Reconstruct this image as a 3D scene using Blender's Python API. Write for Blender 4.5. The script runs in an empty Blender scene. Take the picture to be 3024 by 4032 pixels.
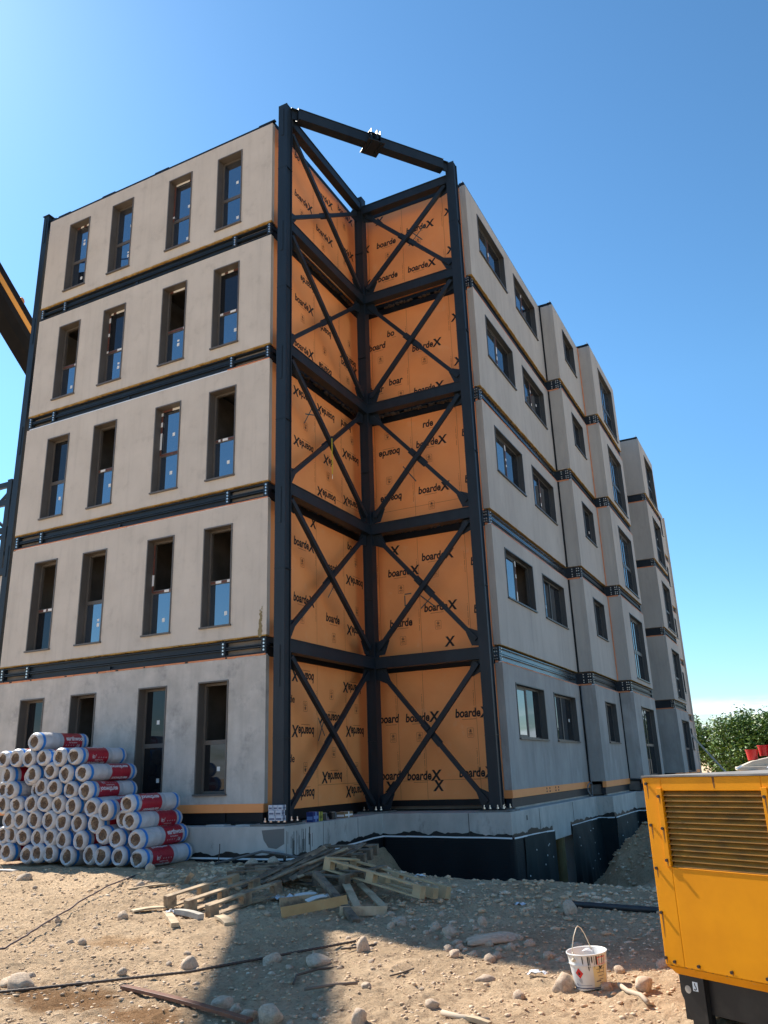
import bpy, bmesh, math, random
import numpy as np
from mathutils import Vector, Matrix, noise
R = math.radians
random.seed(7)
C = bpy.context.scene.collection
scene = bpy.context.scene

# ------------------------------------------------------------------ camera
cam_d = bpy.data.cameras.new('camera'); cam = bpy.data.objects.new('camera', cam_d); C.objects.link(cam)
YAW, PIT, ROLL = R(26.326), R(18.024), R(-2.008)
f_ = Vector((-math.sin(YAW)*math.cos(PIT), math.cos(YAW)*math.cos(PIT), math.sin(PIT)))
r_ = Vector((math.cos(YAW), math.sin(YAW), 0)); u_ = r_.cross(f_)
r2 = r_*math.cos(ROLL)+u_*math.sin(ROLL); u2 = -r_*math.sin(ROLL)+u_*math.cos(ROLL)
m = Matrix((r2, u2, -f_)).transposed().to_4x4(); m.translation = Vector((8.685, -12.39, .564))
cam.matrix_world = m
cam_d.sensor_fit = 'VERTICAL'; cam_d.sensor_height = 24; cam_d.lens = 24*3144.935/4032
cam_d.clip_end = 3000; cam_d.clip_start = .05
scene.camera = cam
scene.render.resolution_x = 768; scene.render.resolution_y = 1024

# ------------------------------------------------------------------ light
SUN_EL, SUN_AZ = R(47.5), R(-70)          # azimuth from +Y, clockwise positive
w = bpy.data.worlds.new('World'); scene.world = w; w.use_nodes = True
nt = w.node_tree; nt.nodes.clear()
def N(nt, t, **k):
    n = nt.nodes.new(t)
    for a, b in k.items():
        setattr(n, a, b)
    return n
sky = N(nt, 'ShaderNodeTexSky', sky_type='NISHITA', sun_disc=False)
sky.sun_elevation = SUN_EL; sky.sun_rotation = SUN_AZ
sky.air_density = 1.0; sky.dust_density = .15; sky.ozone_density = 1.6; sky.altitude = 0
tc = N(nt, 'ShaderNodeTexCoord'); sep = N(nt, 'ShaderNodeSeparateXYZ')
nt.links.new(tc.outputs['Generated'], sep.inputs[0])
mp = N(nt, 'ShaderNodeMapping'); mp.inputs['Scale'].default_value = (11, 11, 60)
nt.links.new(tc.outputs['Generated'], mp.inputs[0])
nz = N(nt, 'ShaderNodeTexNoise'); nz.inputs['Scale'].default_value = 1.0; nz.inputs['Detail'].default_value = 7; nz.inputs['Roughness'].default_value = .62
nt.links.new(mp.outputs[0], nz.inputs['Vector'])
rp = N(nt, 'ShaderNodeValToRGB'); rp.color_ramp.elements[0].position = .42; rp.color_ramp.elements[1].position = .62
nt.links.new(nz.outputs['Fac'], rp.inputs[0])
band = N(nt, 'ShaderNodeValToRGB'); e = band.color_ramp.elements
e[0].position = .0; e[0].color = (.8, .8, .8, 1); e[1].position = .070; e[1].color = (0, 0, 0, 1)
x = e.new(.050); x.color = (.85, .85, .85, 1)
nt.links.new(sep.outputs['Z'], band.inputs[0])
mul = N(nt, 'ShaderNodeMath', operation='MULTIPLY'); nt.links.new(rp.outputs[0], mul.inputs[0]); nt.links.new(band.outputs[0], mul.inputs[1])
mul2 = N(nt, 'ShaderNodeMath', operation='MULTIPLY'); nt.links.new(mul.outputs[0], mul2.inputs[0]); mul2.inputs[1].default_value = .75
hs = N(nt, 'ShaderNodeHueSaturation'); gm = N(nt, 'ShaderNodeGamma'); gm.inputs[1].default_value = 1.42; nt.links.new(sky.outputs[0], gm.inputs[0]); hs.inputs['Hue'].default_value = .492; hs.inputs['Saturation'].default_value = 1.0; hs.inputs['Value'].default_value = .47; nt.links.new(gm.outputs[0], hs.inputs['Color'])
hz = N(nt, 'ShaderNodeValToRGB'); e = hz.color_ramp.elements; e[0].position = .0; e[0].color = (.44, .47, .54, 1); e[1].position = .42; e[1].color = (.80, .955, .93, 1)
x = e.new(.14); x.color = (.58, .70, .75, 1); nt.links.new(sep.outputs['Z'], hz.inputs[0])
hm = N(nt, 'ShaderNodeMixRGB', blend_type='MULTIPLY'); hm.inputs[0].default_value = 1; nt.links.new(hs.outputs[0], hm.inputs[1]); nt.links.new(hz.outputs[0], hm.inputs[2])
mix = N(nt, 'ShaderNodeMixRGB'); nt.links.new(mul2.outputs[0], mix.inputs[0]); nt.links.new(hm.outputs[0], mix.inputs[1])
mix.inputs[2].default_value = (7.2, 7.6, 8.3, 1)
bg = N(nt, 'ShaderNodeBackground'); bg.inputs['Strength'].default_value = .12
nt.links.new(mix.outputs[0], bg.inputs[0]); wo = N(nt, 'ShaderNodeOutputWorld'); nt.links.new(bg.outputs[0], wo.inputs[0])
SD = Vector((math.sin(SUN_AZ)*math.cos(SUN_EL), math.cos(SUN_AZ)*math.cos(SUN_EL), math.sin(SUN_EL)))
sl = bpy.data.lights.new('sun', 'SUN'); sl.energy = 4.6; sl.angle = R(.53); sl.color = (1, .93, .82)
so = bpy.data.objects.new('sun', sl); C.objects.link(so); so.rotation_euler = SD.to_track_quat('Z', 'Y').to_euler()
vs = scene.view_settings; vs.view_transform = 'Standard'; vs.look = 'None'; vs.exposure = 1.1; vs.gamma = 1; vs.use_curve_mapping = False

# ------------------------------------------------------------------ materials
MATS = {}
def mat(name, col, rough=.7, metal=0, col2=None, nscale=6, bump=0, bscale=40, detail=6, mixlo=.35, mixhi=.65, spec=.5, stretch=None, col3=None, n3=1.2, bdist=.01, lo3=.5, hi3=.62, coat=0, streak=0):
    if name in MATS: return MATS[name]
    M = bpy.data.materials.new(name); M.use_nodes = True; t = M.node_tree; p = t.nodes['Principled BSDF']
    p.inputs['Roughness'].default_value = rough; p.inputs['Metallic'].default_value = metal
    p.inputs['Specular IOR Level'].default_value = spec; p.inputs['Coat Weight'].default_value = coat
    p.inputs['Base Color'].default_value = (*col, 1)
    tcn = N(t, 'ShaderNodeTexCoord'); mpn = N(t, 'ShaderNodeMapping'); t.links.new(tcn.outputs['Object'], mpn.inputs[0])
    if stretch: mpn.inputs['Scale'].default_value = stretch
    out = None
    if col2:
        n = N(t, 'ShaderNodeTexNoise'); n.inputs['Scale'].default_value = nscale; n.inputs['Detail'].default_value = detail; n.inputs['Roughness'].default_value = .6
        t.links.new(mpn.outputs[0], n.inputs['Vector'])
        r = N(t, 'ShaderNodeValToRGB'); r.color_ramp.elements[0].position = mixlo; r.color_ramp.elements[1].position = mixhi
        r.color_ramp.elements[0].color = (*col, 1); r.color_ramp.elements[1].color = (*col2, 1)
        t.links.new(n.outputs['Fac'], r.inputs[0]); out = r.outputs[0]
        if col3:
            n2 = N(t, 'ShaderNodeTexNoise'); n2.inputs['Scale'].default_value = n3; n2.inputs['Detail'].default_value = 8; n2.inputs['Roughness'].default_value = .7
            t.links.new(mpn.outputs[0], n2.inputs['Vector'])
            rr = N(t, 'ShaderNodeValToRGB'); rr.color_ramp.elements[0].position = lo3; rr.color_ramp.elements[1].position = hi3
            t.links.new(n2.outputs['Fac'], rr.inputs[0])
            mx = N(t, 'ShaderNodeMixRGB'); t.links.new(rr.outputs[0], mx.inputs[0]); t.links.new(out, mx.inputs[1]); mx.inputs[2].default_value = (*col3, 1)
            out = mx.outputs[0]
        if streak:
            m2 = N(t, 'ShaderNodeMapping'); m2.inputs['Scale'].default_value = (5, 5, .35); t.links.new(tcn.outputs['Object'], m2.inputs[0])
            n4 = N(t, 'ShaderNodeTexNoise'); n4.inputs['Scale'].default_value = 1; n4.inputs['Detail'].default_value = 9; n4.inputs['Roughness'].default_value = .7; t.links.new(m2.outputs[0], n4.inputs['Vector'])
            r4 = N(t, 'ShaderNodeValToRGB'); r4.color_ramp.elements[0].position = .5; r4.color_ramp.elements[1].position = .78; r4.color_ramp.elements[1].color = (streak,)*3+(1,); r4.color_ramp.elements[0].color = (0, 0, 0, 1)
            t.links.new(n4.outputs['Fac'], r4.inputs[0]); x4 = N(t, 'ShaderNodeMixRGB'); t.links.new(r4.outputs[0], x4.inputs[0]); t.links.new(out, x4.inputs[1]); x4.inputs[2].default_value = tuple(c*.5 for c in col)+(1,); out = x4.outputs[0]
        t.links.new(out, p.inputs['Base Color'])
    if bump:
        n = N(t, 'ShaderNodeTexNoise'); n.inputs['Scale'].default_value = bscale; n.inputs['Detail'].default_value = 8; n.inputs['Roughness'].default_value = .65
        t.links.new(mpn.outputs[0], n.inputs['Vector'])
        b = N(t, 'ShaderNodeBump'); b.inputs['Strength'].default_value = bump; b.inputs['Distance'].default_value = bdist
        t.links.new(n.outputs['Fac'], b.inputs['Height']); t.links.new(b.outputs[0], p.inputs['Normal'])
    MATS[name] = M; return M
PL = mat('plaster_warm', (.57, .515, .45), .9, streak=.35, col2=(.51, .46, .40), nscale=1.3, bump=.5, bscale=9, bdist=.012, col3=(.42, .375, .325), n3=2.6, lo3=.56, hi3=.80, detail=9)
PL1 = mat('plaster_patchy', (.54, .505, .46), .9, streak=.4, col2=(.41, .385, .35), nscale=2.0, bump=.5, bscale=9, bdist=.014, col3=(.26, .25, .24), n3=1.7, lo3=.52, hi3=.72, detail=9)
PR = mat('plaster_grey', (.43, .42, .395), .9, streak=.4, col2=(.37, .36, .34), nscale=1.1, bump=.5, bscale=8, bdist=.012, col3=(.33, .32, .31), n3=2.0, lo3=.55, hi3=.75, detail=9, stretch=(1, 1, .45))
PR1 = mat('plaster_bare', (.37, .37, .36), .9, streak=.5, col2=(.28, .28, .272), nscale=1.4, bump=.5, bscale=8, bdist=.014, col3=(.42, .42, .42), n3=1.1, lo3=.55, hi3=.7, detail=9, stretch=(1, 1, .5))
ST = mat('steel_paint', (.0075, .0135, .021), .5, col2=(.012, .020, .030), nscale=4, bump=.12, bscale=60, spec=.35, col3=(.022, .026, .03), n3=7, lo3=.68, hi3=.85, stretch=(1, 1, .3))
STD = mat('steel_dark', (.004, .006, .008), .55, spec=.3, col2=(.007, .0095, .012), nscale=5)
GALV = mat('galvanised', (.38, .42, .46), .35, metal=.7, col2=(.22, .26, .30), nscale=9, stretch=(1, 1, 1))
BOLT = mat('zinc_bolt', (.75, .74, .70), .3, metal=.8)
OR = mat('sheathing_orange', (.90, .345, .11), .6, col2=(.85, .31, .095), nscale=1.4, bump=.05, bscale=25, col3=(.86, .40, .18), n3=2.6, lo3=.58, hi3=.8)
INK = mat('black_print', (.008, .008, .009), .7)
FINE = mat('fine_print', (.22, .075, .028), .8)
TEAL = mat('teal_spray', (.015, .075, .085), .8)
WOOL = mat('mineral_wool', (.13, .085, .05), .95, col2=(.06, .04, .025), nscale=14, bump=1, bscale=30, bdist=.04)
YIN = mat('yellow_wool', (.46, .26, .05), .9, col2=(.25, .16, .05), nscale=8, bump=.8, bscale=30, bdist=.02)
OFO = mat('orange_foam', (.66, .26, .12), .7, col2=(.55, .2, .09), nscale=6)
FLASH = mat('pale_flashing', (.72, .76, .80), .5)
FR = mat('window_metal', (.115, .102, .09), .5, col2=(.095, .084, .074), nscale=3)
FR2 = mat('window_metal_grey', (.060, .064, .066), .45, col2=(.05, .053, .055), nscale=3)
DARK = mat('room_dark', (.22, .20, .18), .9, col2=(.14, .125, .11), nscale=2)
STICK = mat('white_sticker', (.78, .78, .76), .6)
TAPE = mat('brown_tape', (.16, .045, .03), .6, col2=(.08, .03, .02), nscale=20)
CON = mat('concrete', (.50, .485, .455), .85, col2=(.36, .35, .33), nscale=2.2, bump=.5, bscale=14, bdist=.012, col3=(.15, .148, .14), n3=2.4, lo3=.56, hi3=.72, stretch=(1, 1, .45), detail=9)
BIT = mat('bitumen', (.006, .006, .007), .45)
MEM2 = mat('membrane_cloth', (.004, .011, .013), .65, spec=.3, col2=(.007, .016, .018), nscale=2, bump=.15, bscale=70)
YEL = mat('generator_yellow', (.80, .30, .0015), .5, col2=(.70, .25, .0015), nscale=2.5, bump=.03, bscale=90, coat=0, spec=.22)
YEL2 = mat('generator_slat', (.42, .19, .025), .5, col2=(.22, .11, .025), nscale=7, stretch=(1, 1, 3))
RUST = mat('rust_stain', (.16, .06, .012), .8)
BLK = mat('black_paint', (.010, .010, .011), .42, col2=(.03, .028, .025), nscale=7, mixlo=.5, mixhi=.8)
WOODL = mat('pallet_wood', (.42, .31, .19), .8, col2=(.28, .19, .11), nscale=5, bump=.3, bscale=30, stretch=(1, 1, 1), col3=(.16, .11, .07), n3=3)
WOODP = mat('pale_wood', (.55, .43, .28), .8, col2=(.42, .31, .19), nscale=6, bump=.3, bscale=30, col3=(.33, .24, .15), n3=4)
WOODG = mat('weathered_wood', (.24, .18, .12), .85, col2=(.12, .085, .055), nscale=7, bump=.5, bscale=40, col3=(.07, .05, .035), n3=4)
WOODR = mat('red_board', (.17, .065, .035), .5, col2=(.11, .04, .025), nscale=6, bump=.2)
ROCK = mat('pale_rock', (.62, .48, .35), .9, col2=(.50, .36, .25), nscale=5, bump=.6, bscale=16, bdist=.02, col3=(.40, .30, .22), n3=3)
ROCKG = mat('gravel_stone', (.62, .435, .275), .9, col2=(.46, .315, .195), nscale=3, col3=(.70, .55, .40), n3=1.5)
ROD = mat('steel_rod', (.045, .032, .028), .6, col2=(.09, .055, .035), nscale=20)
HOSE = mat('black_hose', (.014, .015, .018), .5, col2=(.03, .03, .032), nscale=9)
PWH = mat('white_film', (.56, .57, .60), .42, col2=(.46, .45, .46), nscale=7, bump=.9, bscale=14, bdist=.02)
PGR = mat('grey_film', (.42, .44, .47), .42, col2=(.34, .36, .4), nscale=9, bump=.4, bscale=14, bdist=.02)
PBL = mat('blue_film', (.02, .20, .58), .42, bump=.3, bscale=14)
PRD = mat('red_film', (.38, .012, .03), .36, col2=(.30, .01, .025), nscale=6, bump=.5, bscale=16, bdist=.02)
PTX = mat('film_lettering', (.66, .62, .64), .5)
PTB = mat('blue_lettering', (.03, .10, .30), .5)
WC = mat('brown_wool', (.20, .135, .095), .95, col2=(.08, .053, .036), nscale=22, bump=1, bscale=45, bdist=.03, col3=(.30, .22, .15), n3=16)
BKW = mat('bucket_white', (.68, .68, .66), .38, col2=(.60, .59, .56), nscale=5, bump=.25, bscale=9, bdist=.01)
BKY = mat('bucket_label', (.70, .55, .22), .5, col2=(.66, .58, .36), nscale=6)
RED = mat('red_mark', (.60, .015, .02), .45)
REDP = mat('red_plastic', (.48, .015, .015), .4)
NAVY = mat('navy_band', (.03, .03, .09), .5)
CREAM = mat('cream_plastic', (.62, .56, .47), .45, col2=(.54, .48, .40), nscale=2)
BLUEP = mat('blue_plastic', (.07, .22, .45), .4)
CARD = mat('cardboard', (.26, .17, .09), .85)
BLUEB = mat('blue_carton', (.01, .03, .16), .5)
YTIN = mat('yellow_carton', (.45, .42, .06), .5)
CRANEY = mat('crane_yellow', (.55, .24, .02), .4)
CRANEK = mat('crane_black', (.006, .0065, .008), .8, spec=.12, col2=(.010, .010, .011), nscale=2)
STRAP = mat('yellow_strap', (.62, .50, .02), .6)
BARK = mat('bark', (.09, .065, .045), .9, col2=(.05, .035, .025), nscale=9)
LEAFS = [mat('leaf_a', (.06, .13, .014), .5), mat('leaf_b', (.11, .19, .018), .5), mat('leaf_c', (.03, .075, .012), .5)]
RUBR = mat('rubber', (.012, .012, .012), .8)

def glassmat(name, tint, ior, dark):
    M = bpy.data.materials.new(name); M.use_nodes = True; t = M.node_tree; t.nodes.clear()
    o = N(t, 'ShaderNodeOutputMaterial'); mx = N(t, 'ShaderNodeMixShader'); fr = N(t, 'ShaderNodeFresnel'); fr.inputs[0].default_value = ior
    d = N(t, 'ShaderNodeBsdfDiffuse'); d.inputs[0].default_value = (*dark, 1)
    g = N(t, 'ShaderNodeBsdfGlossy'); g.inputs[0].default_value = (*tint, 1); g.inputs['Roughness'].default_value = .015
    t.links.new(fr.outputs[0], mx.inputs[0]); t.links.new(d.outputs[0], mx.inputs[1]); t.links.new(g.outputs[0], mx.inputs[2]); t.links.new(mx.outputs[0], o.inputs[0])
    return M
GL = glassmat('window_glass', (.85, .92, 1), 3.4, (.012, .018, .028))
GL2 = glassmat('dark_glass', (.85, .92, 1), 1.5, (.012, .013, .015))
GLR = glassmat('clear_reflecting_glass', (.9, .95, 1), 3.6, (.02, .025, .03))

def membrane_mat():
    M = mat('dimple_membrane', (.003, .005, .008), .6, spec=.3)
    t = M.node_tree; p = t.nodes['Principled BSDF']; tcn = N(t, 'ShaderNodeTexCoord')
    v = N(t, 'ShaderNodeTexVoronoi'); v.inputs['Scale'].default_value = 32; v.inputs['Randomness'].default_value = 0
    t.links.new(tcn.outputs['Object'], v.inputs['Vector']); b = N(t, 'ShaderNodeBump'); b.inputs['Strength'].default_value = .8; b.inputs['Distance'].default_value = .01
    t.links.new(v.outputs['Distance'], b.inputs['Height']); t.links.new(b.outputs[0], p.inputs['Normal'])
    return M
MEM = membrane_mat()

def ground_mat():
    M = bpy.data.materials.new('site_dirt'); M.use_nodes = True; t = M.node_tree; p = t.nodes['Principled BSDF']; p.inputs['Roughness'].default_value = .95; p.inputs['Specular IOR Level'].default_value = .2
    tcn = N(t, 'ShaderNodeTexCoord'); L = t.links.new
    def noi(s, d=8, r=.65):
        n = N(t, 'ShaderNodeTexNoise'); n.inputs['Scale'].default_value = s; n.inputs['Detail'].default_value = d; n.inputs['Roughness'].default_value = r
        L(tcn.outputs['Object'], n.inputs['Vector']); return n.outputs['Fac']
    def ramp(f, a, b, ca, cb):
        r = N(t, 'ShaderNodeValToRGB'); r.color_ramp.elements[0].position = a; r.color_ramp.elements[1].position = b
        r.color_ramp.elements[0].color = (*ca, 1); r.color_ramp.elements[1].color = (*cb, 1); L(f, r.inputs[0]); return r.outputs[0]
    def mx(f, a, b):
        m_ = N(t, 'ShaderNodeMixRGB'); L(f, m_.inputs[0]); L(a, m_.inputs[1])
        if isinstance(b, tuple): m_.inputs[2].default_value = (*b, 1)
        else: L(b, m_.inputs[2])
        return m_.outputs[0]
    base = ramp(noi(1.1), .35, .68, (.50, .35, .215), (.74, .53, .335))
    K, W = (0, 0, 0), (1, 1, 1)
    c = mx(ramp(noi(9), .5, .75, K, (.6, .6, .6)), base, (.78, .58, .38))
    c = mx(ramp(noi(26, 6), .52, .66, K, (.8, .8, .8)), c, (.33, .225, .145))
    c = mx(ramp(noi(3.1, 9), .55, .72, K, (.6, .6, .6)), c, (.36, .25, .165))
    # orange brown sawdust-like patch
    def patch(cx, cy, rx, ry, col, c, k):
        mp_ = N(t, 'ShaderNodeMapping'); mp_.inputs['Location'].default_value = (-cx/rx, -cy/ry, 0); mp_.inputs['Scale'].default_value = (1/rx, 1/ry, 0)
        L(tcn.outputs['Object'], mp_.inputs[0]); ln = N(t, 'ShaderNodeVectorMath', operation='LENGTH'); L(mp_.outputs[0], ln.inputs[0])
        ad = N(t, 'ShaderNodeMath', operation='ADD'); L(ln.outputs['Value'], ad.inputs[0])
        sc = N(t, 'ShaderNodeMath', operation='MULTIPLY'); L(noi(5), sc.inputs[0]); sc.inputs[1].default_value = 1.6; L(sc.outputs[0], ad.inputs[1])
        return mx(ramp(ad.outputs[0], 1.25, 1.75, (k, k, k), K), c, col)
    def patch2(cx, cy, rx, ry, col, c, k):
        mp_ = N(t, 'ShaderNodeMapping'); mp_.inputs['Location'].default_value = (-cx/rx, -cy/ry, 0); mp_.inputs['Scale'].default_value = (1/rx, 1/ry, 0)
        L(tcn.outputs['Object'], mp_.inputs[0]); ln = N(t, 'ShaderNodeVectorMath', operation='LENGTH'); L(mp_.outputs[0], ln.inputs[0])
        sc = N(t, 'ShaderNodeMath', operation='MULTIPLY_ADD'); L(noi(6), sc.inputs[0]); sc.inputs[1].default_value = 1.2; L(ln.outputs['Value'], sc.inputs[2])
        sb = N(t, 'ShaderNodeMath', operation='MULTIPLY'); L(sc.outputs[0], sb.inputs[0]); sb.inputs[1].default_value = .5
        return mx(ramp(sb.outputs[0], .55, .85, (k, k, k), K), c, col)
    c = patch2(3.1, -7.15, .75, .38, (.21, .095, .028), c, .85)
    c = patch2(4.1, -7.35, .5, .3, (.24, .11, .035), c, .8)
    c = patch2(1.9, -5.3, .5, .35, (.36, .19, .075), c, .6)
    L(c, p.inputs['Base Color'])
    b = N(t, 'ShaderNodeBump'); b.inputs['Strength'].default_value = 1; b.inputs['Distance'].default_value = .07; L(noi(14, 10, .7), b.inputs['Height'])
    b2 = N(t, 'ShaderNodeBump'); b2.inputs['Strength'].default_value = .9; b2.inputs['Distance'].default_value = .03; L(noi(55, 8, .7), b2.inputs['Height']); L(b.outputs[0], b2.inputs['Normal'])
    L(b2.outputs[0], p.inputs['Normal'])
    return M
GND = ground_mat()

# ------------------------------------------------------------------ helpers
class MB:
    def __init__(s): s.v = []; s.f = []; s.m = []
    def add(s, vs, fs, mi=0):
        o = len(s.v); s.v += [tuple(v) for v in vs]; s.f += [[o+i for i in f] for f in fs]; s.m += [mi]*len(fs)
    def box(s, x0, x1, y0, y1, z0, z1, mi=0):
        if x1 < x0: x0, x1 = x1, x0
        if y1 < y0: y0, y1 = y1, y0
        if z1 < z0: z0, z1 = z1, z0
        s.add([(x0,y0,z0),(x1,y0,z0),(x1,y1,z0),(x0,y1,z0),(x0,y0,z1),(x1,y0,z1),(x1,y1,z1),(x0,y1,z1)],
              [(0,3,2,1),(4,5,6,7),(0,1,5,4),(1,2,6,5),(2,3,7,6),(3,0,4,7)], mi)
    def bar(s, a, b, w, h, up=(0,0,1), mi=0, taper=1):
        a, b = Vector(a), Vector(b); d = (b-a).normalized(); u = Vector(up)
        sd = d.cross(u)
        if sd.length < 1e-4: sd = d.cross(Vector((1,0,0)))
        sd.normalize(); u = sd.cross(d).normalized()
        q = []
        for p, k in ((a, 1), (b, taper)):
            for i, j in ((-1,-1),(1,-1),(1,1),(-1,1)): q.append(p+sd*i*w/2*k+u*j*h/2*k)
        s.add(q, [(3,2,1,0),(4,5,6,7),(0,1,5,4),(1,2,6,5),(2,3,7,6),(3,0,4,7)], mi)
    def cyl(s, a, b, r, n=10, mi=0, r2=None, cap=True):
        a, b = Vector(a), Vector(b); d = (b-a).normalized(); r2 = r if r2 is None else r2
        x = d.orthogonal().normalized(); y = d.cross(x)
        q = [a+(x*math.cos(t)+y*math.sin(t))*r for t in [2*math.pi*i/n for i in range(n)]]+[b+(x*math.cos(t)+y*math.sin(t))*r2 for t in [2*math.pi*i/n for i in range(n)]]
        fs = [(i, (i+1)%n, n+(i+1)%n, n+i) for i in range(n)]
        if cap: fs += [tuple(range(n))[::-1], tuple(range(n, 2*n))]
        s.add(q, fs, mi)
    def tube(s, pts, r, n=8, mi=0):
        pts = [Vector(p) for p in pts]; q = []
        x = None
        for i, p in enumerate(pts):
            d = (pts[min(i+1, len(pts)-1)]-pts[max(i-1, 0)]).normalized()
            x = d.orthogonal().normalized() if x is None else (x-d*x.dot(d)).normalized()
            y = d.cross(x); rr = r[i] if isinstance(r, (list, tuple)) else r
            q += [p+(x*math.cos(2*math.pi*k/n)+y*math.sin(2*math.pi*k/n))*rr for k in range(n)]
        fs = [(i*n+k, i*n+(k+1)%n, (i+1)*n+(k+1)%n, (i+1)*n+k) for i in range(len(pts)-1) for k in range(n)]
        fs += [tuple(range(n))[::-1], tuple(range((len(pts)-1)*n, len(pts)*n))]
        s.add(q, fs, mi)
    def prism(s, poly, a, b, fn, mi=0):       # poly 2d, extruded a..b through fn(u,v,w)
        n = len(poly); q = [fn(u, v, a) for u, v in poly]+[fn(u, v, b) for u, v in poly]
        s.add(q, [tuple(range(n))[::-1], tuple(range(n, 2*n))]+[(i, (i+1)%n, n+(i+1)%n, n+i) for i in range(n)], mi)
    def build(s, name, mats, parent=None, smooth=False, bevel=0):
        me = bpy.data.meshes.new(name); me.from_pydata(s.v, [], s.f)
        for M in (mats if isinstance(mats, (list, tuple)) else [mats]): me.materials.append(M)
        me.polygons.foreach_set('material_index', s.m)
        bm = bmesh.new(); bm.from_mesh(me); bmesh.ops.recalc_face_normals(bm, faces=bm.faces); bm.to_mesh(me); bm.free()
        if smooth: me.polygons.foreach_set('use_smooth', [True]*len(me.polygons))
        me.update(); o = bpy.data.objects.new(name, me); C.objects.link(o)
        if parent: o.parent = parent
        if bevel:
            b = o.modifiers.new('bevel', 'BEVEL'); b.width = bevel; b.segments = 2; b.limit_method = 'ANGLE'
        return o
def tag(o, label=None, cat=None, group=None, kind=None):
    if label: o['label'] = label
    if cat: o['category'] = cat
    if group: o['group'] = group
    if kind: o['kind'] = kind
    return o
def empty(name, loc=(0,0,0), label=None, cat=None, group=None, rz=0):
    o = bpy.data.objects.new(name, None); C.objects.link(o); o.location = loc; o.rotation_euler = (0,0,rz); o.empty_display_size = .2
    return tag(o, label, cat, group)
def copy_tree(o, parent=None):
    c = o.copy(); C.objects.link(c)
    if parent: c.parent = parent
    for ch in list(o.children): copy_tree(ch, c)
    return c
_tc = {}
def text_geo(body, size, shear=.12, bold=.012):
    k = (body, size, shear, bold)
    if k in _tc: return _tc[k]
    cu = bpy.data.curves.new('t', 'FONT'); cu.body = body; cu.size = size; cu.shear = shear; cu.offset = bold*size; cu.resolution_u = 3
    o = bpy.data.objects.new('t', cu); C.objects.link(o); dg = bpy.context.evaluated_depsgraph_get(); dg.update()
    me = bpy.data.meshes.new_from_object(o.evaluated_get(dg))
    v = [(p.co.x, p.co.y) for p in me.vertices]; f = [list(p.vertices) for p in me.polygons]
    bpy.data.objects.remove(o); bpy.data.curves.remove(cu); bpy.data.meshes.remove(me)
    _tc[k] = (v, f); return _tc[k]
def ss(a, b, v):
    t = min(1, max(0, (v-a)/(b-a))); return t*t*(3-2*t)
def g0(x, y):
    z = -1.05+.24*ss(-5.5, -1.8, y)*ss(4.5, .0, x)
    T = ss(-.4, 1.4, y)*ss(.5, 1.7, x)*(1-ss(5.0, 6.6, x))*(1-ss(14, 18, y))
    z -= 1.1*T
    z += .10*math.exp(-((y+.9)/.6)**2)*ss(.6, 1.8, x)*(1-ss(6, 8, x))
    r = math.hypot((x-5.3)/1.5, (y-8.2)/2.6); z += 1.25*max(0, 1-r*r)
    r = math.hypot((x-8.2)/1.3, (y+5.6)/1.3); z += .09*max(0, 1-r*r)
    return z
def gz(x, y):
    z = g0(x, y)
    a = ss(60, 20, math.hypot(x, y))
    z += a*(.055*noise.noise(Vector((x*.7, y*.7, 3)))+.03*noise.noise(Vector((x*2.3, y*2.3, 1)))+.016*noise.noise(Vector((x*6, y*6, 5)))+.020*noise.noise(Vector((x*11, y*11, 9)))+.013*noise.noise(Vector((x*24, y*24, 4)))+.007*abs(noise.noise(Vector((x*40, y*40, 8)))))
    m_ = max(0, 1-math.hypot((x-5.3)/1.8, (y-8.2)/3)); z += m_*(.35*noise.noise(Vector((x*1.6, y*1.6, 6)))+.12*noise.noise(Vector((x*5, y*5, 6))))
    return z

# ------------------------------------------------------------------ ground
def axis(a, b, st, far, k=1.35):
    v = list(np.arange(a, b, st)); s = st; x = v[0]; lo = []
    while x > -far: s *= k; x -= s; lo.append(x)
    s = st; x = v[-1]; hi = []
    while x < far: s *= k; x += s; hi.append(x)
    return lo[::-1]+v+hi
def axis2(segs, far, k=1.35):
    v = []
    for a, b, st in segs: v += list(np.arange(a, b-1e-6, st))
    s = segs[0][2]; x = v[0]; lo = []
    while x > -far: s *= k; x -= s; lo.append(x)
    s = segs[-1][2]; x = v[-1]; hi = []
    while x < far: s *= k; x += s; hi.append(x)
    return lo[::-1]+v+hi
xs = axis2([(-8, -.5, .07), (-.5, 9, .028), (9, 10, .06)], 700); ys = axis2([(-8.6, -2.6, .028), (-2.6, 3, .055), (3, 14, .12)], 700)
nx, ny = len(xs), len(ys)
V = [(x, y, gz(x, y)) for y in ys for x in xs]
F = [(j*nx+i, j*nx+i+1, (j+1)*nx+i+1, (j+1)*nx+i) for j in range(ny-1) for i in range(nx-1)]
me = bpy.data.meshes.new('ground'); me.from_pydata(V, [], F); me.materials.append(GND)
me.polygons.foreach_set('use_smooth', [True]*len(me.polygons)); me.update()
gr = bpy.data.objects.new('ground', me); C.objects.link(gr); tag(gr, kind='structure')

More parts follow.
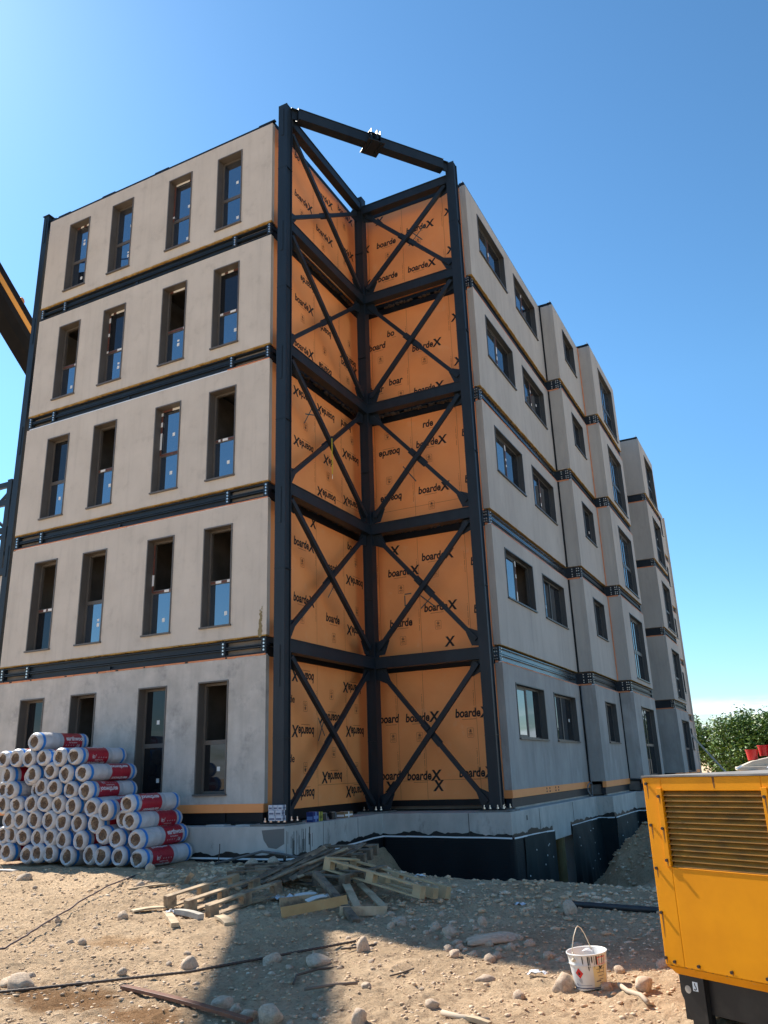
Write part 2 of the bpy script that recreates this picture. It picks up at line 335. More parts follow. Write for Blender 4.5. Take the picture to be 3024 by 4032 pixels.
# ------------------------------------------------------------------ facade mapping
class Fc:
    def __init__(s, kind, c): s.k = kind; s.c = c
    def __call__(s, u, w, z):               # w outward
        return (u, s.c-w, z) if s.k == 'S' else (s.c+w, u, z)
    def box(s, mb, u0, u1, w0, w1, z0, z1, mi=0):
        a = s(u0, w0, z0); b = s(u1, w1, z1); mb.box(a[0], b[0], a[1], b[1], a[2], b[2], mi)
def panel(mb, fc, u0, u1, z0, z1, th, holes, mi=0):
    us = sorted({u0, u1, *[h[0] for h in holes], *[h[1] for h in holes]}); zs = sorted({z0, z1, *[h[2] for h in holes], *[h[3] for h in holes]})
    def hole(u, z): return any(h[0] < u < h[1] and h[2] < z < h[3] for h in holes)
    # subdivide long cells for clean shading
    for i in range(len(us)-1):
        for j in range(len(zs)-1):
            a, b, c, d = us[i], us[i+1], zs[j], zs[j+1]
            if hole((a+b)/2, (c+d)/2): continue
            for w_ in (0, -th): mb.add([fc(a, w_, c), fc(b, w_, c), fc(b, w_, d), fc(a, w_, d)], [(0,1,2,3)], mi)
    def edge(a, b, c, d): mb.add([fc(a, 0, c), fc(b, 0, d), fc(b, -th, d), fc(a, -th, c)], [(0,1,2,3)], mi)
    for h in [(u0, u1, z0, z1)]+list(holes):
        edge(h[0], h[1], h[2], h[2]); edge(h[0], h[1], h[3], h[3]); edge(h[0], h[0], h[2], h[3]); edge(h[1], h[1], h[2], h[3])

bld = empty('apartment_building', (0, 0, 0), 'five storey modular apartment block with grey plaster facades and orange sheathing', 'building')
H = 3.1; PH = 2.716
S = Fc('S', 0.0)
LW = [(-6.47, -5.76), (-4.95, -4.25), (-3.07, -2.36), (-1.56, -.86)]
def bolts(mb, fc, u, z0, z1, n=3, w=0.0, mi=1, r=.02):
    for i in range(n):
        z = z0+(z1-z0)*(i+.5)/n
        mb.cyl(fc(u, w-.01, z), fc(u, w+.02, z), r, 6, mi)
def jag(mb, fc, u0, u1, z, h, w0, w1, mi=0, step=.12, amp=.35):
    u = u0
    while u < u1-.01:
        d = min(step*random.uniform(.5, 1.6), u1-u); hh = h*random.uniform(1-amp, 1+amp)
        fc.box(mb, u, u+d, w0, w1+random.uniform(-.006, .006), z-hh, z, mi); u += d
# window ------------------------------------------------------------
def window(fc, u0, u1, z0, z1, style, parent, frm, deep=.215, cols=1, trans=None, flip=False):
    """lining that stands 15 mm proud, a recessed frame, panes, a sill, stickers"""
    mb = MB(); t = .014
    fc.box(mb, u0-.012, u0+t, -deep, .016, z0, z1+.012); fc.box(mb, u1-t, u1+.012, -deep, .016, z0, z1+.012); fc.box(mb, u0+t, u1-t, -deep, .016, z1-t, z1+.012)
    win = mb.build('window', frm, parent)
    mb = MB(); fc.box(mb, u0-.03, u1+.03, -deep, .045, z0-.022, z0+.012); mb.build('sill', frm, win)
    a, b, c, d = u0+t, u1-t, z0+.014, z1-t; fw = .042
    mb = MB(); W0, W1 = -deep-.02, -deep+.045
    fc.box(mb, a, a+fw, W0, W1, c, d); fc.box(mb, b-fw, b, W0, W1, c, d); fc.box(mb, a+fw, b-fw, W0, W1, c, c+fw); fc.box(mb, a+fw, b-fw, W0, W1, d-fw, d)
    zt = c+(d-c)*trans if trans else None
    us = [a+fw+(b-a-2*fw)*i/cols for i in range(cols+1)]
    for uu in us[1:-1]: fc.box(mb, uu-.03, uu+.03, W0, W1, c+fw, d-fw)
    if zt:
        for i in range(cols):
            l = us[i]+(.035 if i else 0); r = us[i+1]-(.035 if i < cols-1 else 0); fc.box(mb, l, r, W0, W1-.004, zt-.04, zt+.04)
    mb.build('frame', frm, win)
    cells = []
    for i in range(cols):
        l = us[i]+(.035 if i else 0); r = us[i+1]-(.035 if i < cols-1 else 0)
        if zt: cells += [(l, r, c+fw, zt-.04), (l, r, zt+.04, d-fw)]
        else: cells.append((l, r, c+fw, d-fw))
    for i, (l, r, p, q) in enumerate(cells):
        s_ = style[i] if i < len(style) else 'g'
        if s_ == 'o': continue                                  # open / unglazed
        if s_ == 'd' or s_ == 'g' or s_ == 'r' or s_ == 's':
            if s_ in 'sr' :                                       # inner sash frame
                mb = MB(); k = .04
                fc.box(mb, l, l+k, -deep-.01, -deep+.035, p, q); fc.box(mb, r-k, r, -deep-.01, -deep+.035, p, q); fc.box(mb, l+k, r-k, -deep-.01, -deep+.035, p, p+k); fc.box(mb, l+k, r-k, -deep-.01, -deep+.035, q-k, q)
                mb.build('sash', frm, win); l, r, p, q = l+k, r-k, p+k, q-k
            mb = MB(); fc.box(mb, l, r, -deep+.012, -deep+.026, p, q); mb.build('pane', GL if s_ in 'gs' else (GL2 if s_ == 'd' else GLR), win)
            if s_ in 'gs' or (s_ == 'd' and random.random() < .3):
                su = l+(r-l)*random.uniform(.5, .75); sz = p+(q-p)*random.uniform(.25, .6)
                mb = MB(); fc.box(mb, su-.035, su+.035, -deep+.026, -deep+.028, sz-.04, sz+.04)
                if random.random() < .25: fc.box(mb, su-.03, su+.03, -deep+.026, -deep+.028, sz+.08, sz+.13)
                mb.build('sticker', STICK, win)
    return win, (a, b, c, d, zt, fw)
def tape(fc, info, where, parent, deep=.215):
    a, b, c, d, zt, fw = info; mb = MB(); w0, w1 = -deep+.045, -deep+.049
    def run(p, q, horiz, fixed):
        x = p
        while x < q-.02:
            l = min(random.uniform(.05, .16), q-x); mi = 1 if random.random() < .3 else 0; hw = .02 if mi == 0 else .026
            if horiz: fc.box(mb, x, x+l, w0, w1+mi*.002, fixed-hw, fixed+hw, mi)
            else: fc.box(mb, fixed-hw, fixed+hw, w0, w1+mi*.002, x, x+l, mi)
            x += l
    if 'm' in where and zt: run(a+.06, b-.06, True, zt)
    if 't' in where: run(a+.06, b-.03, True, d-.03)
    if 'l' in where: run(zt or c, d-.06, False, a+.03)
    if 'b' in where: run(a+.06, b-.06, True, c+.03)
    if 'c' in where: run(c+.05, d-.05, False, (a+b)/2)
    mb.build('protective_tape', [TAPE, STICK], parent)

# styles: bottom pane, top pane ; g=blue reflecting, d=dark glass, o=open
LS = {5: ['gg', 'gg', 'gg', 'gg'], 4: ['go', 'gd', 'go', 'gd'], 3: ['gd', 'go', 'gg', 'go'], 2: ['do', 'go', 'go', 'go'], 1: ['dd', 'do', 'dd', 'do']}
LT = {5: ['t', '', 'tl', ''], 4: ['m', 'mtl', 'mt', 'mt'], 3: ['', 'm', 'mtl', 'm'], 2: ['m', '', 'ml', 'm'], 1: ['', '', '', '']}
for k in range(1, 6):
    z0 = (k-1)*H; z1 = z0+PH; zb = z0+(.107 if k == 1 else 0)
    holes = [(a, b, z0+.275, z0+2.315) for a, b in LW]
    mb = MB(); panel(mb, S, -7.27, 0, zb, z1, .10, holes)
    mb.build('wall_panel', PL if k > 1 else PL1, bld, bevel=.012)
    for i, (a, b) in enumerate(LW):
        win, info = window(S, a, b, z0+.275, z0+2.315, LS[k][i], bld, FR, trans=.455)
        if LT[k][i]: tape(S, info, LT[k][i], win)
    # joint below the storey
    if k > 1:
        j0, j1 = z0-.384, z0
        mb = MB()
        for (p, q) in ((j0+.05, j0+.185), (j0+.20, j1-.045)):     # two stacked channels
            S.box(mb, -6.35, -1.0, -.12, -.075, p+.02, q-.02)
            S.box(mb, -7.27, .0, -.12, -.03, p, p+.022); S.box(mb, -7.27, .0, -.12, -.03, q-.022, q)
        for u in (-7.2, -6.4, -1.02, -.07): S.box(mb, u-.055, u+.055, -.118, -.018, j0+.04, j1-.035)
        S.box(mb, -4.0, -3.93, -.075, -.02, j0+.0, j0+.12)
        for u in (-7.2, -6.4, -1.02, -.07): bolts(mb, S, u+.01, j0+.07, j1-.06, 4, -.018, 1)
        bm_ = mb.build('floor_beam', [ST, BOLT], bld)
        mb = MB(); jag(mb, S, -7.27, 0, z0-.001, .022 if k < 4 else .035, -.09, .004)
        mb.build('insulation_edge', YIN, bld)
        mb = MB()
        if k < 5: S.box(mb, -7.2, -.02, -.09, -.012, j0+.001, j0+.03); mb.build('flashing', FLASH, bld)
        if k <= 4:
            mb = MB(); jag(mb, S, -7.25 if k < 4 else -1.1, -.01, j0+.034, .032 if k == 2 else .016, -.012, .006, step=.3, amp=.2)
            if k == 2:
                u = -6.9
                while u < -.3: S.box(mb, u, u+random.uniform(.04, .09), .006, .012, j0+.004, j0+.028, 1); u += random.uniform(.5, 1.1)
            mb.build('foam_strip', [OFO, INK], bld)
FST = mat('foam_stain', (.30, .24, .12), .9, col2=(.22, .17, .09), nscale=20, bump=1, bscale=30, bdist=.02)
random.seed(77); mb = MB()
for i in range(16):
    t = i/15; cx = -.10-.06*random.random(); cz = 3.13+.5*t; r = .05*(1-t*.8); a0 = random.random()
    mb.add([S(cx+r*math.cos(a)*random.uniform(.6, 1.2), .0025+i*.0004, cz+r*1.6*math.sin(a)) for a in [a0+2*math.pi*q/9 for q in range(9)]], [tuple(range(9))])
mb.build('foam_stain', FST, bld)
# bottom strip and base beam under the ground floor, left wing
mb = MB(); S.box(mb, -7.25, -.01, -.09, .012, -.04, .106)
mb.build('sheathing_strip', OR, bld)
mb = MB(); S.box(mb, -7.25, -.02, -.15, -.03, -.225, -.041); S.box(mb, -7.25, -.02, -.15, .0, -.228, -.205)
for u in (-.9, -.08, -3.5): S.box(mb, u-.05, u+.05, -.03, .0, -.205, -.041)
mb.build('base_beam', STD, bld)
mb = MB()
for px, py, sz in ((-.9, -.12, .2), (-.25, -.12, .2)): mb.box(px-sz, px+sz, py-.1, py+.1, -.25, -.229)
mb.build('bearing_pad', CON, bld)

# orange sheathing -------------------------------------------------
BW, BB = 3.02, 4.18
AB = Fc('E', -.01); BC = Fc('S', BB)
def put_text(mb, fc, body, u, z, size, flip, mi, w=.003, shear=.12, bold=.02, sx=1, vert=False):
    v, f = text_geo(body, size, shear, bold)
    q = []
    for a, b in v:
        a *= sx
        if vert: a, b = -b, a
        if flip: a, b = -a, -b
        q.append(fc(u+a, w, z+b))
    mb.add(q, f, mi)
_ww = {}
def width(body, size, bold=.02):
    v, f = text_geo(body, size, .12, bold); return max(a for a, b in v)
FULLW = .77
def logo(mb, fc, u, z, flip=False, part='full', vert=False):
    s = .255; sg = -1 if flip else 1
    body = {'full': 'boarde', 'boarde': 'boarde', 'board': 'board', 'boar': 'boar', 'bo': 'bo', 'X': '', 'rde': 'rde', 'ardeX': 'arde', 'oardeX': 'oarde', 'deX': 'de'}[part]
    wb = 0
    if body:
        sx = .585/width('boarde', s, .03); wb = width(body, s, .03)*sx
        put_text(mb, fc, body, u, z, s, flip, 1, sx=sx, vert=vert, bold=.03)
    if part in ('full', 'X', 'ardeX', 'oardeX', 'deX'):
        if vert: put_text(mb, fc, 'X', u, z+sg*(wb+.005), .26, flip, 1, vert=True, sx=.95)
        else: put_text(mb, fc, 'X', u+sg*(wb+.0), z-sg*.02, .30, flip, 1, sx=.95, bold=.035)
    if not vert and body:
        a = u+sg*.16; L_ = .34*min(1, wb/.6); n = int(L_/.018)
        for i in range(n):
            p = a+sg*i*.018; q = p+sg*.012; zz = z-sg*.05
            mb.add([fc(p, .003, zz-.006), fc(q, .003, zz-.006), fc(q, .003, zz+.006), fc(p, .003, zz+.006)], [(0,1,2,3)], 2)
def icon(mb, fc, u, z, flip=False):
    sg = -1 if flip else 1; w_ = .003
    def P(a, b): return fc(u+sg*a, w_, z+sg*b)
    W, Hh, r, t = .075, .10, .022, .0055
    ring = []
    for cx, cy, s0 in ((W-r, Hh-r, 0), (-W+r, Hh-r, 90), (-W+r, -Hh+r, 180), (W-r, -Hh+r, 270)):
        for i in range(4): a = R(s0+i*30); ring.append((cx+r*math.cos(a), cy+r*math.sin(a), math.cos(a), math.sin(a)))
    n = len(ring)
    mb.add([P(a, b) for a, b, c, d in ring]+[P(a-c*t, b-d*t) for a, b, c, d in ring], [(i, (i+1)%n, n+(i+1)%n, n+i) for i in range(n)], 2)
    for r0, r1, c0 in ((.036, .030, .035),):
        mb.add([P(r0*math.cos(2*math.pi*i/16), c0+r0*math.sin(2*math.pi*i/16)) for i in range(16)]+[P(r1*math.cos(2*math.pi*i/16), c0+r1*math.sin(2*math.pi*i/16)) for i in range(16)], [(i, (i+1)%16, 16+(i+1)%16, 16+i) for i in range(16)], 1)
    mb.add([P(-.022, .018), P(.022, .018), P(.012, .045), P(-.012, .045)], [(0,1,2,3)], 1)
    mb.add([P(.010*math.cos(2*math.pi*i/8), .052+.010*math.sin(2*math.pi*i/8)) for i in range(8)], [tuple(range(8))], 1)
    for i, (l, h_) in enumerate(((.045, .010), (.055, .004), (.055, .004), (.035, .004))):
        b = -.022-i*.017; mb.add([P(-l, b-h_/2), P(l, b-h_/2), P(l, b+h_/2), P(-l, b+h_/2)], [(0,1,2,3)], 2 if i else 1)
def seam(mb, fc, u, z0, z1):
    mb.add([fc(u-.003, .0025, z0), fc(u+.003, .0025, z0), fc(u+.003, .0025, z1), fc(u-.003, .0025, z1)], [(0,1,2,3)], 3)
def sideprint(mb, fc, u, z, n=22):
    for i in range(n):
        if i % 7 == 6: continue
        a = z+i*.022; mb.add([fc(u-.006, .003, a), fc(u+.006, .003, a), fc(u+.006, .003, a+.014), fc(u-.006, .003, a+.014)], [(0,1,2,3)], 2)
BCT = {5: [(.54, 1.70, 0, 'boarde'), (1.44, 1.84, 0, 'full'), (1.43, .64, 0, 'full'), (.55, .64, 0, 'boarde'), (2.56, 2.02, 0, 'X'), (2.56, .84, 0, 'X'), (.10, 1.70, 0, 'X'), (.10, .62, 0, 'X'), (.55, 2.48, 0, 'X')],
       4: [(.21, 1.74, 0, 'board'), (1.44, 1.39, 0, 'full'), (.75, 2.02, 0, 'bo'), (1.43, .19, 0, 'full'), (.75, .62, 0, 'boar'), (.21, .50, 0, 'boar'), (2.56, .72, 0, 'X'), (2.56, 1.95, 0, 'X')],
       3: [(.99, 1.95, 1, 'boarde'), (1.42, 1.85, 0, 'full'), (1.42, .66, 0, 'full'), (.99, .76, 1, 'boarde'), (1.62, 2.35, 0, 'rde'), (2.62, 1.9, 0, 'bo'), (2.62, .72, 0, 'bo')],
       2: [(1.42, 2.11, 0, 'full'), (.53, 1.84, 0, 'full'), (1.42, .91, 0, 'full'), (.53, .64, 0, 'boarde'), (1.9, .10, 0, 'X'), (2.62, 1.84, 0, 'bo'), (2.62, .75, 0, 'bo'), (.85, 2.55, 1, 'X')],
       1: [(.19, 1.61, 0, 'board'), (.84, 1.60, 0, 'full'), (2.03, 1.63, 0, 'full'), (.18, .40, 0, 'board'), (.82, .38, 0, 'full'), (2.04, .41, 0, 'full'), (1.45, .17, 0, 'X'), (.30, .17, 0, 'X')]}
ABT = {5: [(.95, 1.38, 0, 'full'), (1.96, 2.2, 0, 'full'), (3.04, 2.42, 0, 'full'), (1.93, 1.04, 0, 'full'), (3.04, 1.3, 0, 'full'), (.95, 2.5, 0, 'bo'), (3.1, .25, 0, 'full')],
       4: [(.97, 1.60, 0, 'full'), (2.6, 1.55, 1, 'boarde'), (3.84, 1.30, 1, 'full'), (.96, .42, 0, 'full'), (2.6, .5, 1, 'boarde'), (3.07, .95, 0, 'full'), (1.8, 2.4, 1, 'boarde')],
       3: [(1.74, 1.30, 1, 'full'), (3.86, 1.74, 1, 'full'), (2.6, 1.28, 1, 'deX'), (3.86, .55, 1, 'full'), (2.7, .42, 1, 'full'), (1.72, 2.48, 1, 'full'), (3.5, 2.5, 1, 'board'), (2.7, 2.45, 1, 'full')],
       2: [(.94, 1.99, 0, 'full'), (.93, .81, 0, 'full'), (2.2, 1.73, 0, 'boarde'), (2.2, .58, 0, 'boarde'), (3.92, 1.75, 1, 'full'), (3.92, .6, 1, 'full'), (1.6, 2.55, 0, 'X'), (3.2, 2.4, 0, 'bo')],
       1: [(1.70, 1.45, 1, 'full'), (3.79, 1.5, 1, 'full'), (2.72, 1.74, 1, 'full'), (2.79, .58, 1, 'full'), (3.75, .28, 1, 'full'), (1.70, .29, 1, 'full'), (1.7, 2.5, 1, 'full'), (3.7, 2.42, 1, 'full')]}
for k in range(1, 6):
    z0 = (k-1)*H-.02 if k > 1 else -.03; z1 = (k-1)*H+2.70
    for fc, u0, u1, TT, seams in ((AB, .095, 4.17, ABT, (1.83, 3.02)), (BC, .0, 3.02, BCT, (.66, 1.30, 2.52) if k in (1,) else (.3, 1.33, 2.52))):
        mb = MB(); fc.box(mb, u0, u1, -.06, 0, z0, z1)
        for (u, z, fl, part) in TT[k]:
            logo(mb, fc, u, (k-1)*H+z, bool(fl), part)
            if part in ('full', 'boarde', 'board', 'boar'):
                iu = u+(.33 if not fl else -.33); iz = (k-1)*H+z+(-.33 if not fl else .40)
                if (k-1)*H+.12 < iz < z1-.12: icon(mb, fc, iu, iz, bool(fl))
        for s_ in seams:
            seam(mb, fc, s_, z0+.01, z1-.01)
            for q in (.5, 1.7): sideprint(mb, fc, s_-.04, (k-1)*H+q)
        if k in (1, 3): mb.add([fc(seams[0], .0025, (k-1)*H+.36), fc(u1-.1, .0025, (k-1)*H+.36), fc(u1-.1, .0025, (k-1)*H+.366), fc(seams[0], .0025, (k-1)*H+.366)], [(0,1,2,3)], 3)
        if fc is AB:
            for zz, fl in ((1.9, 1), (.8, 1)): put_text(mb, fc, 'arde' if k in (1, 5) else 'ard', .62, (k-1)*H+zz, .2, bool(fl) if k > 1 else False, 1); icon(mb, fc, .42, (k-1)*H+zz+.45, bool(fl))
        teal = {('E', 3): [(1.35, 1.75, 1.75, 2.35), (1.4, 2.0, 1.78, 2.12)], ('S', 3): [(1.05, 1.0+.45, 1.38, 1.0)], ('S', 5): [(1.5, 1.45, 2.0, 1.95), (1.6, 1.85, 1.9, 1.5)],
                ('S', 2): [(.95, 1.10, 1.3, 1.3), (.95, 1.1, .95, 1.35), (.95, 1.38, 1.12, 1.38), (1.35, 1.0, 1.7, 1.3), (1.35, 1.3, 1.7, 1.0)],
                ('E', 1): [(1.85, 1.2, 2.15, 1.75), (1.85, 1.65, 2.1, 1.3)], ('E', 2): [(2.3, 1.1, 2.6, 1.45)]}.get((fc.k, k), [])
        for ii, (a, b, c, d) in enumerate(teal):
            A = Vector((a, b)); B = Vector((c, d)); n_ = (B-A).normalized(); n_ = Vector((-n_.y, n_.x))*.012; ww = .004+ii*.0012
            mb.add([fc(p.x, ww, (k-1)*H+p.y) for p in (A-n_, B-n_, B+n_, A+n_)], [(0,1,2,3)], 4)
        mb.build('sheathing_board', [OR, INK, FINE, FINE, TEAL], bld)
        # joint: dark module beams and ragged mineral wool
        mb = MB(); j0 = (k-1)*H+2.72; j1 = k*H-.04 if k < 5 else j0+.10
        fc.box(mb, u0+.005, u1-.01, -.14, .0, j0, j0+.16 if k < 5 else j1)
        if k < 5: fc.box(mb, u0+.005, u1-.01, -.14, -.02, j0+.24, j1)
        mb.build('joint_beam', STD, bld)
        if k < 5:
            mb = MB(); u = u0+.25
            while u < u1-.3:
                d = random.uniform(.06, .22); a = random.uniform(.02, .07)
                if random.random() < .85: mb.box(*[c for pr in zip(fc(u, -.05, 0)[:2], fc(u+d, .02+a, 0)[:2]) for c in pr], j0+.15-random.uniform(0, .02), j0+.20+random.uniform(0, .06))
                u += d*.8
            o = mb.build('wool_filler', WOOL, bld); o.modifiers.new('sub', 'SUBSURF').levels = 2; o.modifiers['sub'].render_levels = 2
            tx = bpy.data.textures.new('wool', 'CLOUDS'); tx.noise_scale = .06; dm = o.modifiers.new('d', 'DISPLACE'); dm.texture = tx; dm.strength = .06; dm.texture_coords = 'GLOBAL'
mb = MB(); AB.box(mb, .1, 4.15, -.14, .03, -.215, -.04); BC.box(mb, .0, 3.0, -.14, .03, -.15, -.035); mb.build('base_beam', STD, bld)

# right facade ------------------------------------------------------
U1, V0, V1, U2, V2, U3, V3, U4, V4, V5 = 3.191, 4.156, 10.886, 3.64, 14.274, 4.079, 18.416, 4.037, 24.22, 28.186
MODS = [(U1, V0, V1, BW+.005, [(4.96, 7.15, 1.16, 2.34, 2, None), (8.05, 10.22, 1.16, 2.34, 2, None)]),
        (U2, V1, V2, U1-.2, [(11.97, 13.45, 1.16, 2.32, 2, None)]),
        (U3, V2, V3, U2-.2, [(15.42, 17.80, .15, 2.33, 2, .45)]),
        (U4, V4, V5, 1.6, [(25.5, 27.85, .13, 2.30, 2, .45)]),
        (3.10, V5, 37.9, 2.4, [(29.6, 31.2, 1.15, 2.31, 2, None), (35.3, 36.9, 1.15, 2.31, 2, None)]),
        (1.75, V3, V4, 1.5, [])]
RS = {0: {5: 'rd', 4: 'rd', 3: 'rd', 2: 'ro', 1: 'rd'}, 1: {5: 'sd', 4: 'dd', 3: 'dd', 2: 'dd', 1: 'dd'}}
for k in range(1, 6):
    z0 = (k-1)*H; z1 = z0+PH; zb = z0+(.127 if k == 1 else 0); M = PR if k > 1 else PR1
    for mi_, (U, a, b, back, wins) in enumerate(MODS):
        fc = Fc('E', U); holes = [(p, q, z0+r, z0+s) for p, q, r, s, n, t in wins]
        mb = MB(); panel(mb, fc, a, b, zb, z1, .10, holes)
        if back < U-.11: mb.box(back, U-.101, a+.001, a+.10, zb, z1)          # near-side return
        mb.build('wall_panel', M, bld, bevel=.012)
        for wi, (p, q, r, s, n, t) in enumerate(wins):
            st = RS[wi][k] if mi_ == 0 else {1: 'dd', 2: 'rrdr', 3: 'rddd', 4: 'dd'}[mi_]
            if mi_ == 2 and k == 1: st = 'dddd'
            win, info = window(fc, p, q, z0+r, z0+s, st, bld, FR2, cols=n, trans=t, deep=.16)
            if (mi_ == 0 and (k >= 3 or wi == 0) and k > 1): tape(fc, info, 'lc' if wi == 0 else 'c', win, .16)
        # joints
        top = (k == 5)
        j0, j1 = z1, (k*H if not top else z1+.10)
        mb = MB()
        if not top:
            for (p, q) in ((j0+.05, j0+.185), (j0+.20, j1-.045)):
                fc.box(mb, a+.02, b, -.14, -.095, p+.02, q-.02); fc.box(mb, a+.02, b, -.14, -.05, p, p+.022); fc.box(mb, a+.02, b, -.14, -.05, q-.022, q)
                if back < U-.15: mb.box(back, U-.051, a+.03, a+.08, p, q)
            mb.box(back if back < U-.15 else U-.16, U-.051, a+.015, a+.03, j0+.04, j1-.035)
            fc.box(mb, b-.14, b-.02, -.14, -.045, j0+.04, j1-.035)
        else:
            fc.box(mb, a, b, -.16, -.03, j0+.002, j1)
            mb.box(back if back < U-.15 else U-.16, U-.031, a+.02, a+.12, j0+.002, j1)
        if not top:
            for xx in (U-.11, U-.16) if back >= U-.2 else (U-.10, U-.16, back+.22 if back < U-1 else U-.30):
                for zz in (j0+.09, j0+.15, j0+.24, j0+.31): mb.cyl((xx, a-.005, zz), (xx, a+.03, zz), .017, 6, 1)
            for zz in (j0+.09, j0+.15, j0+.24, j0+.31): mb.cyl((U-.05, a+.11, zz), (U-.03, a+.11, zz), .017, 6, 1)
        else:
            for dd in (0, .07): mb.cyl((U-.09, a+.06+dd, j1), (U-.09, a+.06+dd, j1+.09), .018, 8, 1)
        SHEEN = mat('steel_sheen', (.05, .07, .095), .22, metal=.55, col2=(.10, .13, .16), nscale=1.3, stretch=(1, 1, 6), bump=.1)
        mb.build('floor_beam', [(SHEEN if mi_ == 0 and k < 4 else ST) if not top else STD, BOLT], bld)
        if not top:
            mb = MB(); jag(mb, fc, a, b, j1-.001, .03 if k >= 3 else .012, -.09, .003); mb.build('insulation_edge', YIN, bld)
            if k < 3 or mi_ > 0:
                mb = MB(); fc.box(mb, a+.03, b, -.09, -.012, j0+.001, j0+.03); mb.build('flashing', FLASH, bld)
            mb = MB(); mb.box(back+.01 if back < U-.15 else U-.1, U-.1, a+.004, a+.08, j0+.001, j0+.045); jag(mb, fc, a+.02, b, j0+.022, .02, -.012, .004, step=.4)
            mb.build('foam_strip', OFO, bld)
    # vertical joints
    mb = MB(); mb.box(U1+.001, U1+.05, V1-.03, V1, zb, z1); mb.build('joint_strip', STD, bld)
    mb = MB(); mb.box(U2+.001, U2+.03, V2-.04, V2, zb, z1); mb.build('joint_strip', OFO if k > 1 else STD, bld)
for U, a, b in ((U1, V0, V1), (U2, V1, V2), (U3, V2, V3), (U4, V4, V5), (3.1, V5, 37.9)):
    fc = Fc('E', U); mb = MB(); fc.box(mb, a-.02, b, -.09, .01, -.03, .126)
    if U == U1:
        mb.box(BW, U-.09, a-.02, a+.05, -.03, .126)
        for q in (6.6, 6.85, 7.35, 7.6):
            fc.box(mb, q, q+.07, .01, .014, .0, .03, 1); fc.box(mb, q+.01, q+.06, .01, .014, .06, .10, 1)
    mb.build('sheathing_strip', [OR, INK], bld)
    mb = MB(); fc.box(mb, a+.02, b, -.15, -.03, -.21, -.031); mb.build('base_beam', ST, bld)
    mb = MB(); fc.box(mb, a+.3, b, -.16, -.06, -.25, -.211); mb.build('levelling_course', CON, bld)

# inside: dark floors and a closed shell, so windows look into rooms
mb = MB()
for k in range(0, 6):
    z = k*H
    a, b = z-.34+(.12 if k == 0 else 0), z+.04
    if k == 5: a, b = z-.45, z-.39
    mb.box(-7.24, -.16, .125, 4.3, a, b); mb.box(-7.24, U1-.17, 4.301, 38, a, b)
    mb.box(U1-.169, U2-.17, V1+.13, 14.4, a, b); mb.box(U1-.169, U3-.17, 14.401, V3-.02, a, b); mb.box(U1-.169, U4-.17, V4+.13, V5, a, b)
    if k < 5:
        for u in (-5.35, -3.7, -2.0): mb.box(u, u+.1, .13, 3.2, z+.041, z+2.64)
        mb.box(-7.24, -.16, 3.2, 3.3, z+.041, z+2.64); mb.box(-.12, -.08, .12, 4.2, z+.041, z+2.64)
        mb.box(0, U1-.2, 7.5, 7.6, z+.041, z+2.64); mb.box(-.2, -.1, 4.4, 38, z+.041, z+2.64); mb.box(0, U1-.2, 13.9, 14.0, z+.041, z+2.64)
mb.build('floor_slab', DARK, bld)
mb = MB(); mb.box(-7.27, -7.25, .101, 38, -.25, 15.0); mb.box(-7.25, U1, 37.91, 38, -.25, 15.0); mb.build('outer_wall', PL, bld)
mb = MB()
for a, b, c, d in ((-7.26, -.03, .03, 4.2), (-7.26, BW-.02, 4.205, 38), ):
    mb.box(a, b, c, d, 5*H-.384+.005, 5*H-.384+.085)
mb.box(BW-.019, U2-.2, V1+.05, V2, 5*H-.379, 5*H-.30); mb.box(BW-.019, U3-.2, V2+.001, V3, 5*H-.379, 5*H-.30); mb.box(BW-.019, U4-.2, V4+.05, V5, 5*H-.379, 5*H-.30)
S.box(mb, -7.2, -.05, -.10, -.002, 5*H-.383, 5*H-.325)
for u in (-7.0, -5.4, -3.6, -.4): S.box(mb, u, u+.45, -.08, -.01, 5*H-.324, 5*H-.29)
mb.build('roof_edge', STD, bld)

# ------------------------------------------------------------------ steel frame
TOP = 15.38
def column(mb, x, y, z0, z1, s=.22, axis='y'):
    t = .022; h = s/2
    if axis == 'y':      # flanges face +-y
        mb.box(x-h, x+h, y-h, y-h+t, z0, z1); mb.box(x-h, x+h, y+h-t, y+h, z0, z1); mb.box(x-h+.025, x+h-.025, y-h+t, y+h-t, z0, z1)
    else:
        mb.box(x-h, x-h+t, y-h, y+h, z0, z1); mb.box(x+h-t, x+h, y-h, y+h, z0, z1); mb.box(x-h+t, x+h-t, y-h+.025, y+h-.025, z0, z1)
frm = empty('steel_brace_frame', (0, 0, -.19), 'dark blue steel frame with crossed braces in front of the orange boards', 'steel frame')
def add(mb, name, mats, par, **k):
    o = mb.build(name, mats, par, **k); o.matrix_parent_inverse = Matrix.Translation(-Vector(par.location)); return o
CA, CB, CC = (.36, .0), (.35, 3.62), (3.04, 3.60)
